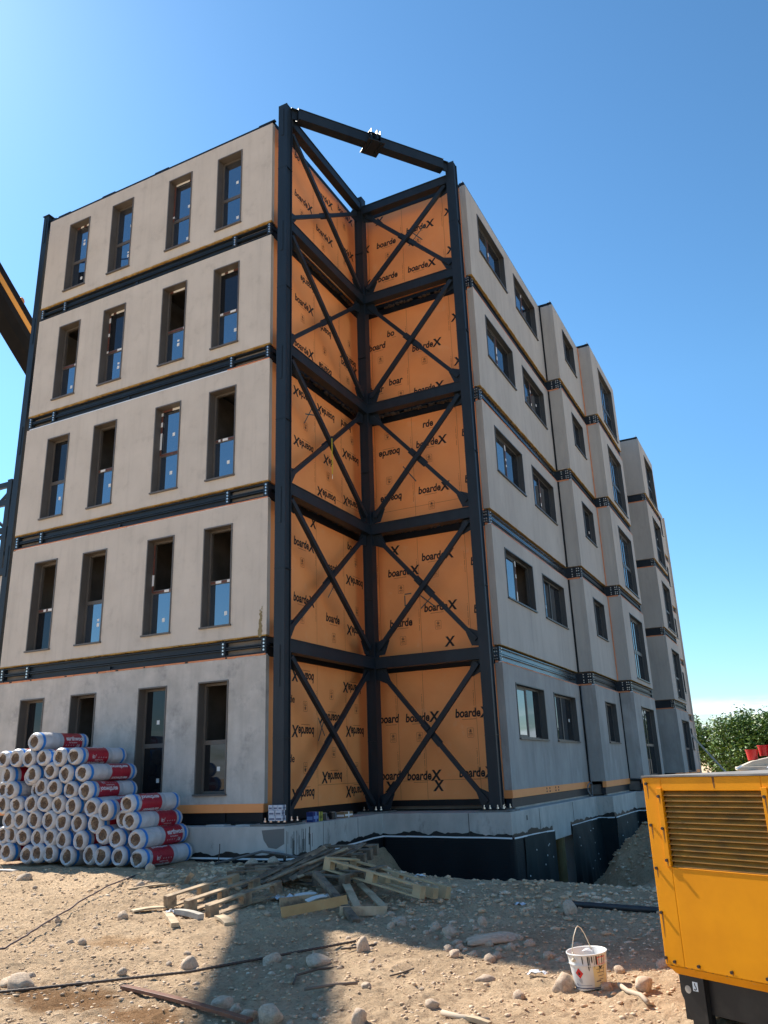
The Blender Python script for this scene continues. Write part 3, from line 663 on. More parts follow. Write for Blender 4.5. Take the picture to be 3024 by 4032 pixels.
for i, (cx, cy) in enumerate((CA, CB, CC)):
    mb = MB(); column(mb, cx, cy, -.19, TOP, .23, 'x' if i == 1 else 'y')
    mb.box(cx-.10, cx+.10, cy-.10, cy+.10, TOP, TOP+.012)
    for k in range(1, 6):
        if i == 0: mb.box(cx-.03, cx+.03, cy-.127, cy-.115, k*H-1.0, k*H-.25)
        mb.box(cx-.12, cx+.12, cy-.12, cy+.12, k*H-1.9, k*H-1.89)
    c = add(mb, 'column', ST, frm)
    mb = MB(); mb.box(cx-.26, cx+.26, cy-.26, cy+.26, -.215, -.19)
    for dx in (-.2, -.08, .08, .2):
        for dy in (-.2, .2): mb.cyl((cx+dx, cy+dy, -.19), (cx+dx, cy+dy, -.165), .026, 6, 1); mb.cyl((cx+dx, cy+dy, -.165), (cx+dx, cy+dy, -.12), .012, 6, 1)
    o = mb.build('base_plate', [STD, BOLT], c)
def beam(mb, a, b, h=.25, w=.20, up=(0, 0, 1)):
    a, b = Vector(a), Vector(b); d = (b-a).normalized(); sd = d.cross(Vector(up)).normalized(); u = sd.cross(d)
    mb.bar(a, b, w-.03, h-.036, up); mb.bar(a+u*(h/2-.009), b+u*(h/2-.009), w, .018, up); mb.bar(a-u*(h/2-.009), b-u*(h/2-.009), w, .018, up)
for k in range(1, 6):
    zc = k*H-.235 if k < 5 else k*H-.53
    if k == 5: za, zb_ = 15.06, 14.92
    else: za = zb_ = zc
    mb = MB(); beam(mb, (.36, .12, za), (.36, 3.50, za)); add(mb, 'beam', ST, frm)
    mb = MB(); beam(mb, (.47, 3.60, zb_), (2.925, 3.60, zb_)); add(mb, 'beam', ST, frm)
for k in range(0, 5):
    zl = k*H+(.02 if k else -.12); zh = (k+1)*H-.43 if k < 4 else 14.78
    for side in (0, 1):
        if side == 0: P = lambda t, z, o=0: Vector((.36+o, .12+t*3.38, z)); nrm = Vector((1, 0, 0))
        else: P = lambda t, z, o=0: Vector((.47+t*2.45, 3.60-o, z)); nrm = Vector((0, -1, 0))
        # continuous diagonal, split diagonal, plates
        A, B = P(.03, zh), P(.97, zl+.05); Cc, D = P(.03, zl+.05), P(.97, zh)
        if side == 1: A, B, Cc, D = Cc, D, A, B
        mb = MB(); mb.bar(A+nrm*.03, B+nrm*.03, .10, .085, nrm); add(mb, 'brace', ST, frm)
        mid = (Cc+D)/2; dd = (D-Cc).normalized()
        for p, q in ((Cc, mid-dd*.10), (mid+dd*.10, D)):
            mb = MB(); mb.bar(p-nrm*.02, q-nrm*.02, .09, .075, nrm); add(mb, 'brace', ST, frm)
        mb = MB(); mb.bar(mid-dd*.30-nrm*.035, mid+dd*.30-nrm*.035, .15, .014, nrm); add(mb, 'gusset_plate', ST, frm)
        for e_, s_ in ((A, 1), (B, -1), (Cc, 1), (D, -1)):
            other = {id(A): B, id(B): A, id(Cc): D, id(D): Cc}[id(e_)]; v = (other-e_).normalized(); n2 = v.cross(nrm)
            hor = 1 if (other-e_).dot(P(1, 0)-P(0, 0)) > 0 else -1; ex = (P(1, 0)-P(0, 0)).normalized()*hor; ez = Vector((0, 0, 1 if v.z > 0 else -1))
            c0 = e_-v*.05; pts = [c0-ex*.05-ez*.10, c0+ex*.15-ez*.08, e_+v*.30+n2*.055, e_+v*.30-n2*.055, c0-ex*.05+ez*.20]
            cen = sum(pts, Vector())/5; ax = nrm.orthogonal().normalized(); ay = nrm.cross(ax); pts.sort(key=lambda p: math.atan2((p-cen).dot(ay), (p-cen).dot(ax)))
            mb = MB(); mb.add([p-nrm*.035 for p in pts]+[p-nrm*.02 for p in pts], [tuple(range(5)), tuple(range(9, 4, -1))]+[(i, (i+1)%5, 5+(i+1)%5, 5+i) for i in range(5)]); add(mb, 'gusset_plate', ST, frm)
# diagonal roof tie A - C in two lengths with a middle node
dA = Vector((CA[0], CA[1], 15.24)); dC = Vector((CC[0], CC[1], 15.24)); dv = (dC-dA); L_ = dv.length; dn = dv.normalized()
for a, b in ((.30, L_/2-.12), (L_/2+.12, L_-.28)):
    mb = MB(); beam(mb, dA+dn*a, dA+dn*b, .30, .22); add(mb, 'roof_tie', ST, frm)
sdn = dn.cross(Vector((0, 0, 1)))
mb = MB(); mid = dA+dn*L_/2; mb.bar(mid-dn*.22+Vector((0, 0, -.16)), mid+dn*.22+Vector((0, 0, -.16)), .52, .02); mb.bar(mid-dn*.16+Vector((0, 0, .16)), mid+dn*.16+Vector((0, 0, .16)), .30, .02)
mb.bar(mid-dn*.12, mid+dn*.12, .19, .30); mb.bar(mid-dn*.13+sdn*.05, mid-dn*.115+sdn*.05, .34, .42); mb.bar(mid+dn*.115+sdn*.05, mid+dn*.13+sdn*.05, .34, .42); mb.bar(mid+sdn*.1, mid+sdn*.30, .03, .26)
add(mb, 'tie_node', ST, frm)
for b_, s_ in ((dA, 1), (dC, -1)):
    mb = MB(); mb.bar(b_+dn*s_*.12, b_+dn*s_*.30, .03, .24); mb.bar(b_+dn*s_*.12+Vector((0, 0, .13)), b_+dn*s_*.34+Vector((0, 0, .13)), .16, .016); mb.bar(b_+dn*s_*.285, b_+dn*s_*.30, .20, .34); add(mb, 'tie_bracket', ST, frm)

cD = empty('steel_column', (-7.50, .12, -.25), 'tall dark blue steel column at the far left edge of the plastered facade', 'steel column')
mb = MB(); column(mb, -7.50, .12, -.25, 15.42, .19)
for k in range(1, 6): mb.box(-7.53, -7.47, .013, .025, k*H-.95, k*H-.2)
mb.box(-7.4, -7.2, .10, .16, 15.16, 15.32); mb.box(-7.62, -7.38, .0, .24, 15.42, 15.44)
add(mb, 'column_shaft', ST, cD)
mb = MB(); mb.box(-7.72, -7.28, -.1, .34, -.272, -.25); add(mb, 'base_plate', STD, cD)
o = MB(); o.box(.432, .436, 1.79, 1.815, 6.80, 7.66); st = o.build('hanging_strap', STRAP); tag(st, 'yellow lashing strap hanging from the crossing of two steel braces', 'strap')
o = MB(); o.tube([(.434, 1.80, 6.80), (.45, 1.78, 6.76), (.434, 1.80, 6.70), (.42, 1.83, 6.76), (.434, 1.80, 6.80)], .008); o.build('hook', BOLT, st)

# ------------------------------------------------------------------ foundation
fnd = empty('concrete_foundation', (0, 0, -1), 'stained concrete plinth under the building with black waterproofing below it', 'foundation')
def addf(mb, name, mats, **k): return add(mb, name, mats, fnd, **k)
path = [(-8.2, 38), (-8.2, -.35), (.66, -.35), (.66, 3.25), (3.43, 3.25), (3.43, 10.45), (3.87, 10.45), (3.87, 13.75), (4.30, 13.75), (4.30, 18.9), (2.3, 18.9), (2.3, 23.7), (4.28, 23.7), (4.28, 38)]
mb = MB(); n = len(path)
mb.add([(x, y, -.25) for x, y in path]+[(x, y, -.98) for x, y in path], [tuple(range(n)), tuple(range(2*n-1, n-1, -1))]+[(i, (i+1)%n, n+(i+1)%n, n+i) for i in range(n)])
addf(mb, 'plinth_wall', CON, bevel=.012)
mb = MB(); mb.box(CA[0]-.42, CA[0]+.28, -.34, .34, -.249, -.216); mb.box(CB[0]-.3, CB[0]+.32, CB[1]-.34, CB[1]+.3, -.249, -.216); mb.box(CC[0]-.34, CC[0]+.37, CC[1]-.33, CC[1]+.3, -.249, -.216)
addf(mb, 'grout_bed', mat('grout', (.22, .22, .21), .9, col2=(.12, .12, .115), nscale=5))
# formwork joints on concrete: thin recessed-looking lines
mb = MB()
for y in (.9, 2.2): mb.box(.661, .664, y, y+.008, -.8, -.26)
for y in (5.1, 7.9): mb.box(3.431, 3.434, y, y+.02, -.9, -.27)
mb.box(2.55, 2.565, 3.246, 3.249, -.7, -.26)
mb.box(3.431, 3.436, 4.2, 4.26, -.45, -.36)
mb = MB()
for bx_ in ((.661, .664, .9, .908, -.8, -.26), (.661, .664, 2.2, 2.208, -.8, -.26), (3.431, 3.434, 5.1, 5.12, -.9, -.27), (3.431, 3.434, 7.9, 7.92, -.9, -.27), (2.55, 2.565, 3.246, 3.249, -.7, -.26), (3.431, 3.436, 4.2, 4.26, -.45, -.36)):
    m1 = MB(); m1.box(*bx_); addf(m1, 'formwork_joint', mat('dark_wet_concrete', (.09, .088, .084), .8))
random.seed(3)
for i in range(26):                                             # dark runs of dirty water at the corner
    y = random.uniform(-.33, .55)**1; zt = random.uniform(-.5, -.30); mb.box(.6605, .6612, y, y+random.uniform(.006, .02), zt-random.uniform(.15, .4), zt)
addf(mb, 'water_stain', mat('dark_wet_concrete', (.09, .088, .084), .8))
mb = MB()                                                       # wet patch at the corner
pts = [(.2, -.31), (.66, -.28), (.66, -.52), (.5, -.60), (.34, -.58), (.24, -.46)]
mb.add([(x, -.352, z) for x, z in pts], [tuple(range(6))]); addf(mb, 'wet_patch', mat('wet_patch', (.15, .148, .14), .8))
# bitumen brush line, upper edge ragged, along a polyline
def ragged(poly, off, name, M, ztop, zbot, amp=.08, stp=.06, freq=3):
    mb = MB()
    for (x0, y0), (x1, y1) in zip(poly[:-1], poly[1:]):
        L = math.hypot(x1-x0, y1-y0); n = max(2, int(L/stp)); nxn, nyn = (y1-y0)/L, -(x1-x0)/L
        q = []
        for i in range(n+1):
            t = i/n; x = x0+(x1-x0)*t+nxn*off; y = y0+(y1-y0)*t+nyn*off
            s = noise.noise(Vector((x*freq, y*freq, 7)))
            q += [(x, y, ztop(x, y)+amp*s+amp*.4*noise.noise(Vector((x*14, y*14, 2)))), (x, y, zbot(x, y))]
        mb.add(q, [(2*i, 2*i+1, 2*i+3, 2*i+2) for i in range(n)])
    return addf(mb, name, M)
def barz(x, y):
    if y <= -.3: return -.77
    if x < 1 and y < 3.3: return -.82+.13*min(1, (y+.35)/3.2)
    if y < 3.5 and x < 3.4: return -.69-.03*(x-.66)/2.8
    if y < 6: return -.72-.02*(y-3)
    return -.79
fp = [(-8.2, -.35), (.66, -.35), (.66, 3.25), (3.43, 3.25), (3.43, 6.0)]
fp2 = [(3.43, 7.55), (3.43, 10.45), (3.87, 10.45), (3.87, 13.75), (4.30, 13.75), (4.30, 18.9)]
for P_ in (fp, fp2): ragged(P_, .004, 'bitumen_coat', BIT, lambda x, y: barz(x, y)+.09, lambda x, y: -.975)
def strip(P_, off, z0f, h, name, M, th=.006):
    mb = MB()
    for (x0, y0), (x1, y1) in zip(P_[:-1], P_[1:]):
        L = math.hypot(x1-x0, y1-y0); n = max(2, int(L/.5)); a, b = (y1-y0)/L, -(x1-x0)/L
        for i in range(n):
            p = [(x0+(x1-x0)*t, y0+(y1-y0)*t) for t in (i/n, (i+1)/n)]
            zz = [z0f(*q)+random.uniform(-.004, .004) for q in p]
            mb.add([(q[0]+a*o_, q[1]+b*o_, z+dz) for o_ in (off, off+th) for q, z in zip(p, zz) for dz in (0, h)], [(0,1,3,2), (4,6,7,5), (0,4,5,1), (2,3,7,6), (0,2,6,4), (1,5,7,3)])
    return addf(mb, name, M)
for P_ in (fp, fp2): strip(P_, .034, barz, .028, 'termination_bar', FLASH)
def dro(x, y, t, amp, off=.02): return off+amp*t**.7*(.45+noise.noise(Vector((x*1.9, y*1.9, t*.8)))*2.2)+amp*.8*t*noise.noise(Vector((x*5, y*5, t*1.5)))
def drape(P_, M, name, amp, z1=-2.5, off=.02):
    mb = MB(); pts = []
    for (x0, y0), (x1, y1) in zip(P_[:-1], P_[1:]):
        L = math.hypot(x1-x0, y1-y0); n = max(2, int(L/.09)); a, b = (y1-y0)/L, -(x1-x0)/L
        pts += [(x0+(x1-x0)*i/n, y0+(y1-y0)*i/n, a, b) for i in range(n+1)]
    rows = 22; q = []
    for x, y, a, b in pts:
        zt = barz(x, y)+.008
        for j in range(rows+1):
            t = j/rows; z = zt+(z1-zt)*t
            o = dro(x, y, t, amp, off)
            q.append((x+a*o, y+b*o, z))
    n = len(pts); mb.add(q, [(i*(rows+1)+j, i*(rows+1)+j+1, (i+1)*(rows+1)+j+1, (i+1)*(rows+1)+j) for i in range(n-1) for j in range(rows)])
    o = addf(mb, name, M, smooth=True); return o
drape([(-8.2, -.35), (.66, -.35), (.66, 3.25), (3.43, 3.25), (3.43, 3.9)], MEM, 'dimple_membrane', .04)
drape([(3.45, 3.85), (3.45, 6.05)], MEM2, 'cloth_membrane', .07)
drape([(3.45, 7.55), (3.45, 10.40)], MEM2, 'cloth_membrane', .12)
drape([(3.45, 10.42), (3.90, 10.44)], MEM2, 'cloth_membrane', .05)
drape([(3.89, 10.46), (3.89, 13.75)], MEM2, 'cloth_membrane', .10)
drape([(3.89, 13.75), (4.32, 13.76), (4.32, 18.9)], MEM, 'dimple_membrane', .06)
mb = MB(); random.seed(5)
for i in range(26):
    y = random.uniform(4, 5.9) if i < 10 else random.uniform(8, 13.4); z = random.uniform(-1.9, -.95)
    x0, am = (3.45, .07) if y < 7 else ((3.45, .12) if y < 10.4 else (3.89, .10))
    t = (barz(x0, y)+.008-z)/(barz(x0, y)+.008+2.5); xx = x0+dro(x0, y, t, am)
    mb.cyl((xx-.01, y, z), (xx+.008, y, z), .016, 8); addf(mb, 'fixing_washer', STICK); mb = MB()
# open bay between the two membranes: void with a concrete pier and an ochre tube
mb = MB(); mb.box(2.6, 3.40, 5.5, 5.6, -2.6, -.98); mb.box(2.6, 2.9, 5.6, 8.6, -2.6, -.98); addf(mb, 'back_wall', STD)
mb = MB(); mb.cyl((3.25, 7.05, -2.6), (3.25, 7.05, -.985), .135, 20); addf(mb, 'tube_form', mat('ochre_tube', (.16, .115, .045), .8, col2=(.11, .08, .03), nscale=3, bump=.3, bscale=30), smooth=False)
mb = MB(); mb.box(3.10, 3.40, 7.9, 8.2, -2.6, -.985); addf(mb, 'pier', CON)

def tubething(name, pts, r, M, label, cat, group=None, n=8):
    mb = MB(); mb.tube(pts, r, n); o = mb.build(name, M, smooth=True); return tag(o, label, cat, group)
# loose cable: down the joint and a coil at its foot
pts = [(3.26, 10.80, 2.7), (3.27, 10.80, 1.2), (3.26, 10.78, .2)]
for i in range(26):
    a = i/26*2*math.pi*2.2; pts.append((3.30+.02*math.sin(i), 10.72-.25+.25*math.cos(a)+.02*math.sin(i*2), -.02+.17*math.sin(a)-.05))
tubething('coiled_cable', pts, .014, mat('grey_cable', (.16, .17, .18), .5), 'grey cable hanging down the facade joint and coiled above the concrete plinth', 'cable')
tubething('loose_hose', [(-.45, -.75, -.80), (.0, -.62, -.70), (.35, -.55, -.62), (.7, -.50, -.66), (1.0, -.42, -.72), (1.3, -.2, -.78)], .02, mat('hose_grey', (.10, .10, .10), .6), 'grey hose arching over the rubble beside the plinth corner', 'hose')
tubething('bent_rod', [(-.55, -.55, -.84), (-.56, -.50, -.60), (-.60, -.45, -.52)], .008, ROD, 'short thin rod leaning against the foundation beside the insulation rolls', 'rod')

# ------------------------------------------------------------------ small boxes on the plinth
def carton(name, x0, x1, y0, y1, z0, z1, M, label, cat, group=None, lid=None, mark=None):
    o = empty(name, ((x0+x1)/2, (y0+y1)/2, z0), label, cat, group)
    mb = MB(); mb.box(x0, x1, y0, y1, z0, z1); add(mb, 'carton_body', M, o, bevel=.003)
    mb = MB(); mb.box(x0-.001, x1+.0015, (y0+y1)/2-.02, (y0+y1)/2+.02, z0+.002, z1+.0015); mb.box(x0+.012, x1-.012, y0-.0015, y0-.0005, z0+.2*(z1-z0), z0+.55*(z1-z0), 1)
    mb.box(x1+.0015, x1+.003, y0+.02, y1-.02, z0+.3*(z1-z0), z0+.6*(z1-z0), 1)
    add(mb, 'label_band', [mark or STICK, mark or STICK], o)
    return o
random.seed(11)
WB = mat('white_carton', (.55, .56, .62), .6); WBM = mat('grey_blue_print', (.12, .13, .2), .6)
# three rows leaning on column A, standing on the base plate
bx = [('bottom row, left', .30, 0), ('bottom row, right', .445, 0), ('middle row, left', .29, 1), ('middle row, right', .43, 1), ('top row, left', .28, 2), ('top row, middle', .385, 2), ('top row, right', .48, 2)]
for nm, x, r in bx:
    wd = .13 if r == 0 else (.12 if r == 1 else .085)
    carton('small_carton', x, x+wd, -.30+.01*r, -.18+.008*r, -.165+r*.085+.001, -.165+r*.085+.083, WB, 'small white carton in the %s of the stack leaning on the steel column' % nm, 'carton', 'white cartons at the column base', mark=WBM)
carton('blue_carton', .42, .56, .72, .92, -.249, -.08, BLUEB, 'dark blue carton standing on the concrete plinth', 'carton', mark=mat('carton_blue_mark', (.15, .25, .5), .5))
carton('yellow_carton', .42, .55, .94, 1.07, -.249, -.09, YTIN, 'yellow carton beside the dark blue one on the plinth', 'carton', mark=mat('carton_olive', (.1, .12, .02), .5))
carton('cardboard_box', .38, .56, 1.86, 2.20, -.249, -.14, CARD, 'brown cardboard box with a white label on the plinth', 'box')
for i, (y, lab) in enumerate(((1.14, 'dark tin standing beside the yellow carton on the plinth'), (1.48, 'dark tin standing left of the brown cardboard box on the plinth'))):
    o = empty('paint_tin', (.48, y+.07, -.249), lab, 'tin', 'dark tins on the plinth'); mb = MB(); mb.cyl((.48, y+.07, -.249), (.48, y+.07, -.125), .07, 16); add(mb, 'tin_body', BLK, o)
    mb = MB(); mb.cyl((.48, y+.07, -.125), (.48, y+.07, -.12), .062, 16); mb.box(.548, .552, y+.055, y+.085, -.24, -.13); add(mb, 'tin_lid', GALV, o)

# ------------------------------------------------------------------ insulation rolls
RR = .163
def roll_meshes(seed, order, txt_rot, lettering=True):
    rnd = random.Random(seed); n = 40
    zones = [(.0, .075, 0), (.075, .135, 2), (.135, .20, 1), (.20, .70, 3), (.70, .80, 1), (.80, 1.07, 0), (1.07, 1.125, 2), (1.125, 1.2, 0)]
    if order: zones = [(.0, .075, 0), (.075, .135, 2), (.135, .46, 0), (.46, .56, 1), (.56, 1.02, 3), (1.02, 1.07, 1), (1.07, 1.125, 2), (1.125, 1.2, 0)]
    off = rnd.uniform(0, 100); sq = rnd.uniform(.94, 1.0)
    def rad(a, y, k=1):
        b = noise.noise(Vector((math.cos(a)*1.3, math.sin(a)*1.3, y*2+off)))*.008+noise.noise(Vector((math.cos(a)*4, math.sin(a)*4, y*9+off)))*.003
        e = 1-.16*max(0, 1-y/.05)**2-.16*max(0, 1-(1.2-y)/.05)**2
        return (RR*e+b)*k
    def hole(a): return .70+.22*noise.noise(Vector((math.cos(a)*1.2, math.sin(a)*1.2, off+50)))+.09*noise.noise(Vector((math.cos(a)*4, math.sin(a)*4, off+20)))
    mb = MB(); ysl = sorted({z[0] for z in zones} | {z[1] for z in zones} | {.015, .04, .06, .3, .4, .5, .6, .65, .9, 1.0, 1.16, 1.185})
    rings = []
    for kk, yy in ((None, .012), (.86, -.012), (.93, -.008)):
        rings.append([(a, (hole(a) if kk is None else kk), yy) for a in [2*math.pi*i/n for i in range(n)]])
    q = []; rows = []
    for i in range(n):
        pass
    allr = []
    for kk, yy in ((0, .02), (.5, -.004), (1, -.012)):
        allr.append([((rad(2*math.pi*i/n, .0)*.99)*(hole(2*math.pi*i/n)*(1-kk*.0) if kk == 0 else (hole(2*math.pi*i/n)+(.96-hole(2*math.pi*i/n))*(.45 if kk == .5 else .9))), yy+.008*noise.noise(Vector((i*.9, kk*3, off)))) for i in range(n)])
    for y in ysl: allr.append([(rad(2*math.pi*i/n, y), y) for i in range(n)])
    for f in (.8, .3): allr.append([(rad(2*math.pi*i/n, 1.2)*f, 1.212 if f > .5 else 1.20) for i in range(n)])
    for rg in allr:
        for i, (r, y) in enumerate(rg):
            a = 2*math.pi*i/n; q.append((r*math.cos(a), y, r*math.sin(a)*sq))
    m_ = len(allr); mb.v = q
    for j in range(m_-1):
        ym = (allr[j][0][1]+allr[j+1][0][1])/2; mi = 0
        if 3 <= j < m_-3:
            for a, b, c in zones:
                if a <= ym < b: mi = c
        for i in range(n): mb.f.append([j*n+i, j*n+(i+1)%n, (j+1)*n+(i+1)%n, (j+1)*n+i]); mb.m.append(mi)
    mb.f.append([(m_-1)*n+i for i in range(n)]); mb.m.append(0)
    nb = len(mb.f)
    if lettering:
        def wrap(body, size, y0, th, mi, rev=False, bold=.02, sx=1):
            v, f = text_geo(body, size, 0, bold)
            b_ = bmesh.new(); vv = [b_.verts.new((a*sx, b, 0)) for a, b in v]
            for ff in f:
                try: b_.faces.new([vv[i] for i in ff])
                except ValueError: pass
            h0 = min(b for a, b in v); h1 = max(b for a, b in v); s = h0+.012
            while s < h1:
                bmesh.ops.bisect_plane(b_, geom=b_.verts[:]+b_.edges[:]+b_.faces[:], plane_co=(0, s, 0), plane_no=(0, 1, 0)); s += .012
            b_.verts.index_update(); pts = []
            for vt in b_.verts:
                a, b = vt.co.x, vt.co.y
                if rev: a, b = -a, -b
                y = y0+a; ang = th+b/RR; r = rad(ang, y)+.0035
                pts.append((r*math.cos(ang), y, r*math.sin(ang)*sq))
            mb.add(pts, [[x.index for x in ff.verts] for ff in b_.faces], mi); b_.free()
        r0 = .20 if not order else .56; W_ = .5 if not order else .46
        rev = txt_rot > 0
        th = {0: 0.15, 1: -.75, 2: .9, 3: .35}[txt_rot % 4]
        def at(u): return r0+(W_-u if rev else u)
        sg = -1 if rev else 1
        wrap('earthwool', .115, at(.05), th, 4, rev, .03, sx=.9)
        wrap('Roll Insulation', .035, at(.12), th-sg*.30, 4, rev, .01)
        for i in range(4): wrap('o', .05, at(.05+.06*i), th-sg*.62, 4, rev, .0)
        wrap('25', .06, at(.345), th-sg*.75, 4, rev, .03)
        for th2 in (th-sg*2.2, th+sg*1.5): wrap('earthwool', .10, at(.05), th2, 4, rev, .03, sx=.9)
        for i in range(2):
            wrap('/\\'[i if not rev else i], .12, at(.31+.06*i), th-sg*.9, 4, rev, .0)
        yb = .88 if not order else .40
        wrap('2', .05, .165 if not order else 1.06, .3, 5, False, .02)
    o = mb.build('plastic_wrap', [PWH, PGR, PBL, PRD, PTX, PTB], smooth=True)
    # wool core: coiled disc
    mb = MB(); rg = []; nr = 12
    for j in range(nr+1):
        for i in range(n):
            a = 2*math.pi*i/n; r = RR*.86*j/nr
            d = .022+.010*math.sin((j/nr*5+i/n)*2*math.pi)+.012*noise.noise(Vector((math.cos(a)*j*.5, math.sin(a)*j*.5, off)))
            rg.append((r*math.cos(a), d, r*math.sin(a)*sq))
    mb.add(rg, [(j*n+i, j*n+(i+1)%n, (j+1)*n+(i+1)%n, (j+1)*n+i) for j in range(nr) for i in range(n)])
    w_ = mb.build('wool_core', WC, smooth=True)
    return o, w_
ROWS = [[(-4.0, 1.31)], [(-4.82, 1.03), (-4.45, 1.04), (-4.13, 1.02), (-3.74, 1.02), (-3.32, 1.01), (-3.0, 1.02)],
 [(-4.65, .73), (-4.2, .70), (-3.97, .74), (-3.53, .78), (-3.16, .72), (-2.78, .73)],
 [(-4.73, .49), (-4.49, .48), (-3.99, .47), (-3.76, .51), (-3.39, .49), (-3.0, .45), (-2.64, .43)],
 [(-4.68, .23), (-4.36, .22), (-3.97, .23), (-3.6, .24), (-3.29, .21), (-2.92, .18), (-2.47, .15), (-2.12, .10), (-1.64, .20)],
 [(-4.49, -.04), (-4.22, -.04), (-3.88, -.04), (-3.47, -.05), (-3.15, -.08), (-2.78, -.10), (-2.35, -.11), (-1.85, -.05), (-1.58, -.07)],
 [(-4.61, -.29), (-4.42, -.29), (-4.11, -.32), (-3.75, -.34), (-3.42, -.33), (-3.11, -.37), (-2.67, -.38), (-2.17, -.29), (-1.86, -.35), (-1.44, -.36)],
 [(-4.68, -.55), (-4.43, -.58), (-3.95, -.62), (-3.66, -.59), (-3.40, -.59), (-2.94, -.63), (-2.43, -.60), (-2.15, -.62), (-1.75, -.62), (-1.36, -.65)]]
ORD = ['first', 'second', 'third', 'fourth', 'fifth', 'sixth', 'seventh', 'eighth', 'ninth', 'tenth', 'eleventh', 'twelfth']
protos = []
for i in range(8):
    protos.append(roll_meshes(i*13+5, i % 2, [0, 1, 2, 3][i//2 % 4]))
for a, b in protos:
    for o in (a, b): C.objects.unlink(o)
random.seed(21)
special = {(0, 0): 1, (1, 5): 2, (2, 5): 5, (3, 6): 6, (4, 8): 4, (5, 8): 3, (6, 9): 1, (7, 9): 2}
for r, row in enumerate(ROWS):
    for c, (x, z) in enumerate(row):
        rec = .13 if (r, c) in ((2, 1), (3, 2), (5, 7)) else random.uniform(-.03, .03)
        last = c == len(row)-1
        lab = 'wrapped insulation roll, %s from the left in the %s row from the top' % (ORD[c], ORD[r])
        if r == 0: lab = 'insulation roll lying alone on top of the whole stack'
        elif last: lab = 'insulation roll at the right end of the %s row, red band showing' % ORD[r]
        if r == 7 and last: lab = 'insulation roll at the right end of the bottom row, its red band showing'
        e_ = empty('insulation_roll', (x, -1.63+rec, z), lab, 'insulation roll', 'insulation rolls stacked against the facade')
        e_.rotation_euler = (random.uniform(-.02, .02), 0, random.uniform(-.06, .06))
        if (r, c) == (7, 9): e_.rotation_euler = (.0, 0, -.02)
        pi_ = special.get((r, c), random.randrange(8)); a, b = protos[pi_]
        e_.scale = (random.uniform(.96, 1.06), 1, random.uniform(.93, 1.03))
        # axial roll of the print, kept for the ones whose flank shows
        for src in (a, b):
            d = src.copy(); C.objects.link(d); d.parent = e_
            if (r, c) not in special: d.rotation_euler = (0, random.uniform(0, 6.28), 0)
# ------------------------------------------------------------------ pallets and loose timber
def box_o(mb, org, ex, ey, ez, a0, a1, b0, b1, c0, c1, mi=0):
    q = [org+ex*a+ey*b+ez*c for c in (c0, c1) for a, b in ((a0, b0), (a1, b0), (a1, b1), (a0, b1))]
    mb.add(q, [(0,3,2,1),(4,5,6,7),(0,1,5,4),(1,2,6,5),(2,3,7,6),(3,0,4,7)], mi)
def pallet(name, org, dx, dy, label, M, top=(0, 1, 2), L=1.2, W=.8, ezup=None, cross=True, group='broken pallets on the ground'):
    org = Vector(org); ex = Vector(dx).normalized(); ey = Vector(dy); ey = (ey-ex*ey.dot(ex)).normalized(); ez = ex.cross(ey)
    if ez.z < 0: ez = -ez
    root = empty(name, org, label, 'pallet', group)
    def P(nm, *bx):
        mb = MB()
        for b in bx: box_o(mb, org, ex, ey, ez, *b)
        add(mb, nm, M, root, bevel=.002)
    for i in range(3):
        y = (W-.1)*i/2
        P('runner_board', (0, L, y, y+.1, 0, .022))
        for j in range(3):
            x = (L-.13)*j/2
            P('block', (x, x+.13, y, y+.1, .022, .125))
        P('stringer', (0, L, y, y+.1, .125, .147)) if i in top else None
    for j in range(5):
        if cross and (cross is True or j in cross): P('deck_board', ((L-.1)*j/4, (L-.1)*j/4+.1, 0, W, .147, .169))
    return root
# left weathered pallet, deck boards stripped
pallet('pallet', (1.12, -3.76, gz(1.2, -3.7)+.02), (.25, 1, .13), (1, .16, 0), 'weathered pallet skeleton lying left of the timber heap, half in sunlight', WOODL, L=1.15, W=.95, cross=False)
pallet('pallet', (1.02, -2.35, -.86), (.9, .25, .03), (-.2, 1, .03), 'grey pallet without deck lying in shade in front of the insulation rolls and hose', WOODG, cross=False, L=1.2, W=.8)
pallet('pallet', (2.62, -1.52, -.76), (1.0, -.28, -.15), (.55, -.78, -.03), 'new pale pallet propped on the right end of the timber heap', mat('fresh_pine', (.52, .38, .21), .75, col2=(.40, .27, .14), nscale=4, bump=.2), L=1.75, W=.62, cross=(0,), top=(0, 2))
pallet('pallet', (1.85, -2.05, -.88), (.95, -.3, .0), (.3, .95, .06), 'dark rotten pallet buried in the middle of the timber heap', WOODG, cross=(0, 2, 4))
pallet('pallet', (1.75, -1.30, -.74), (.95, .1, .02), (-.1, .9, .15), 'broken grey pallet on top of the back of the timber heap', WOODG, cross=(0, 3), L=.9, W=.6)
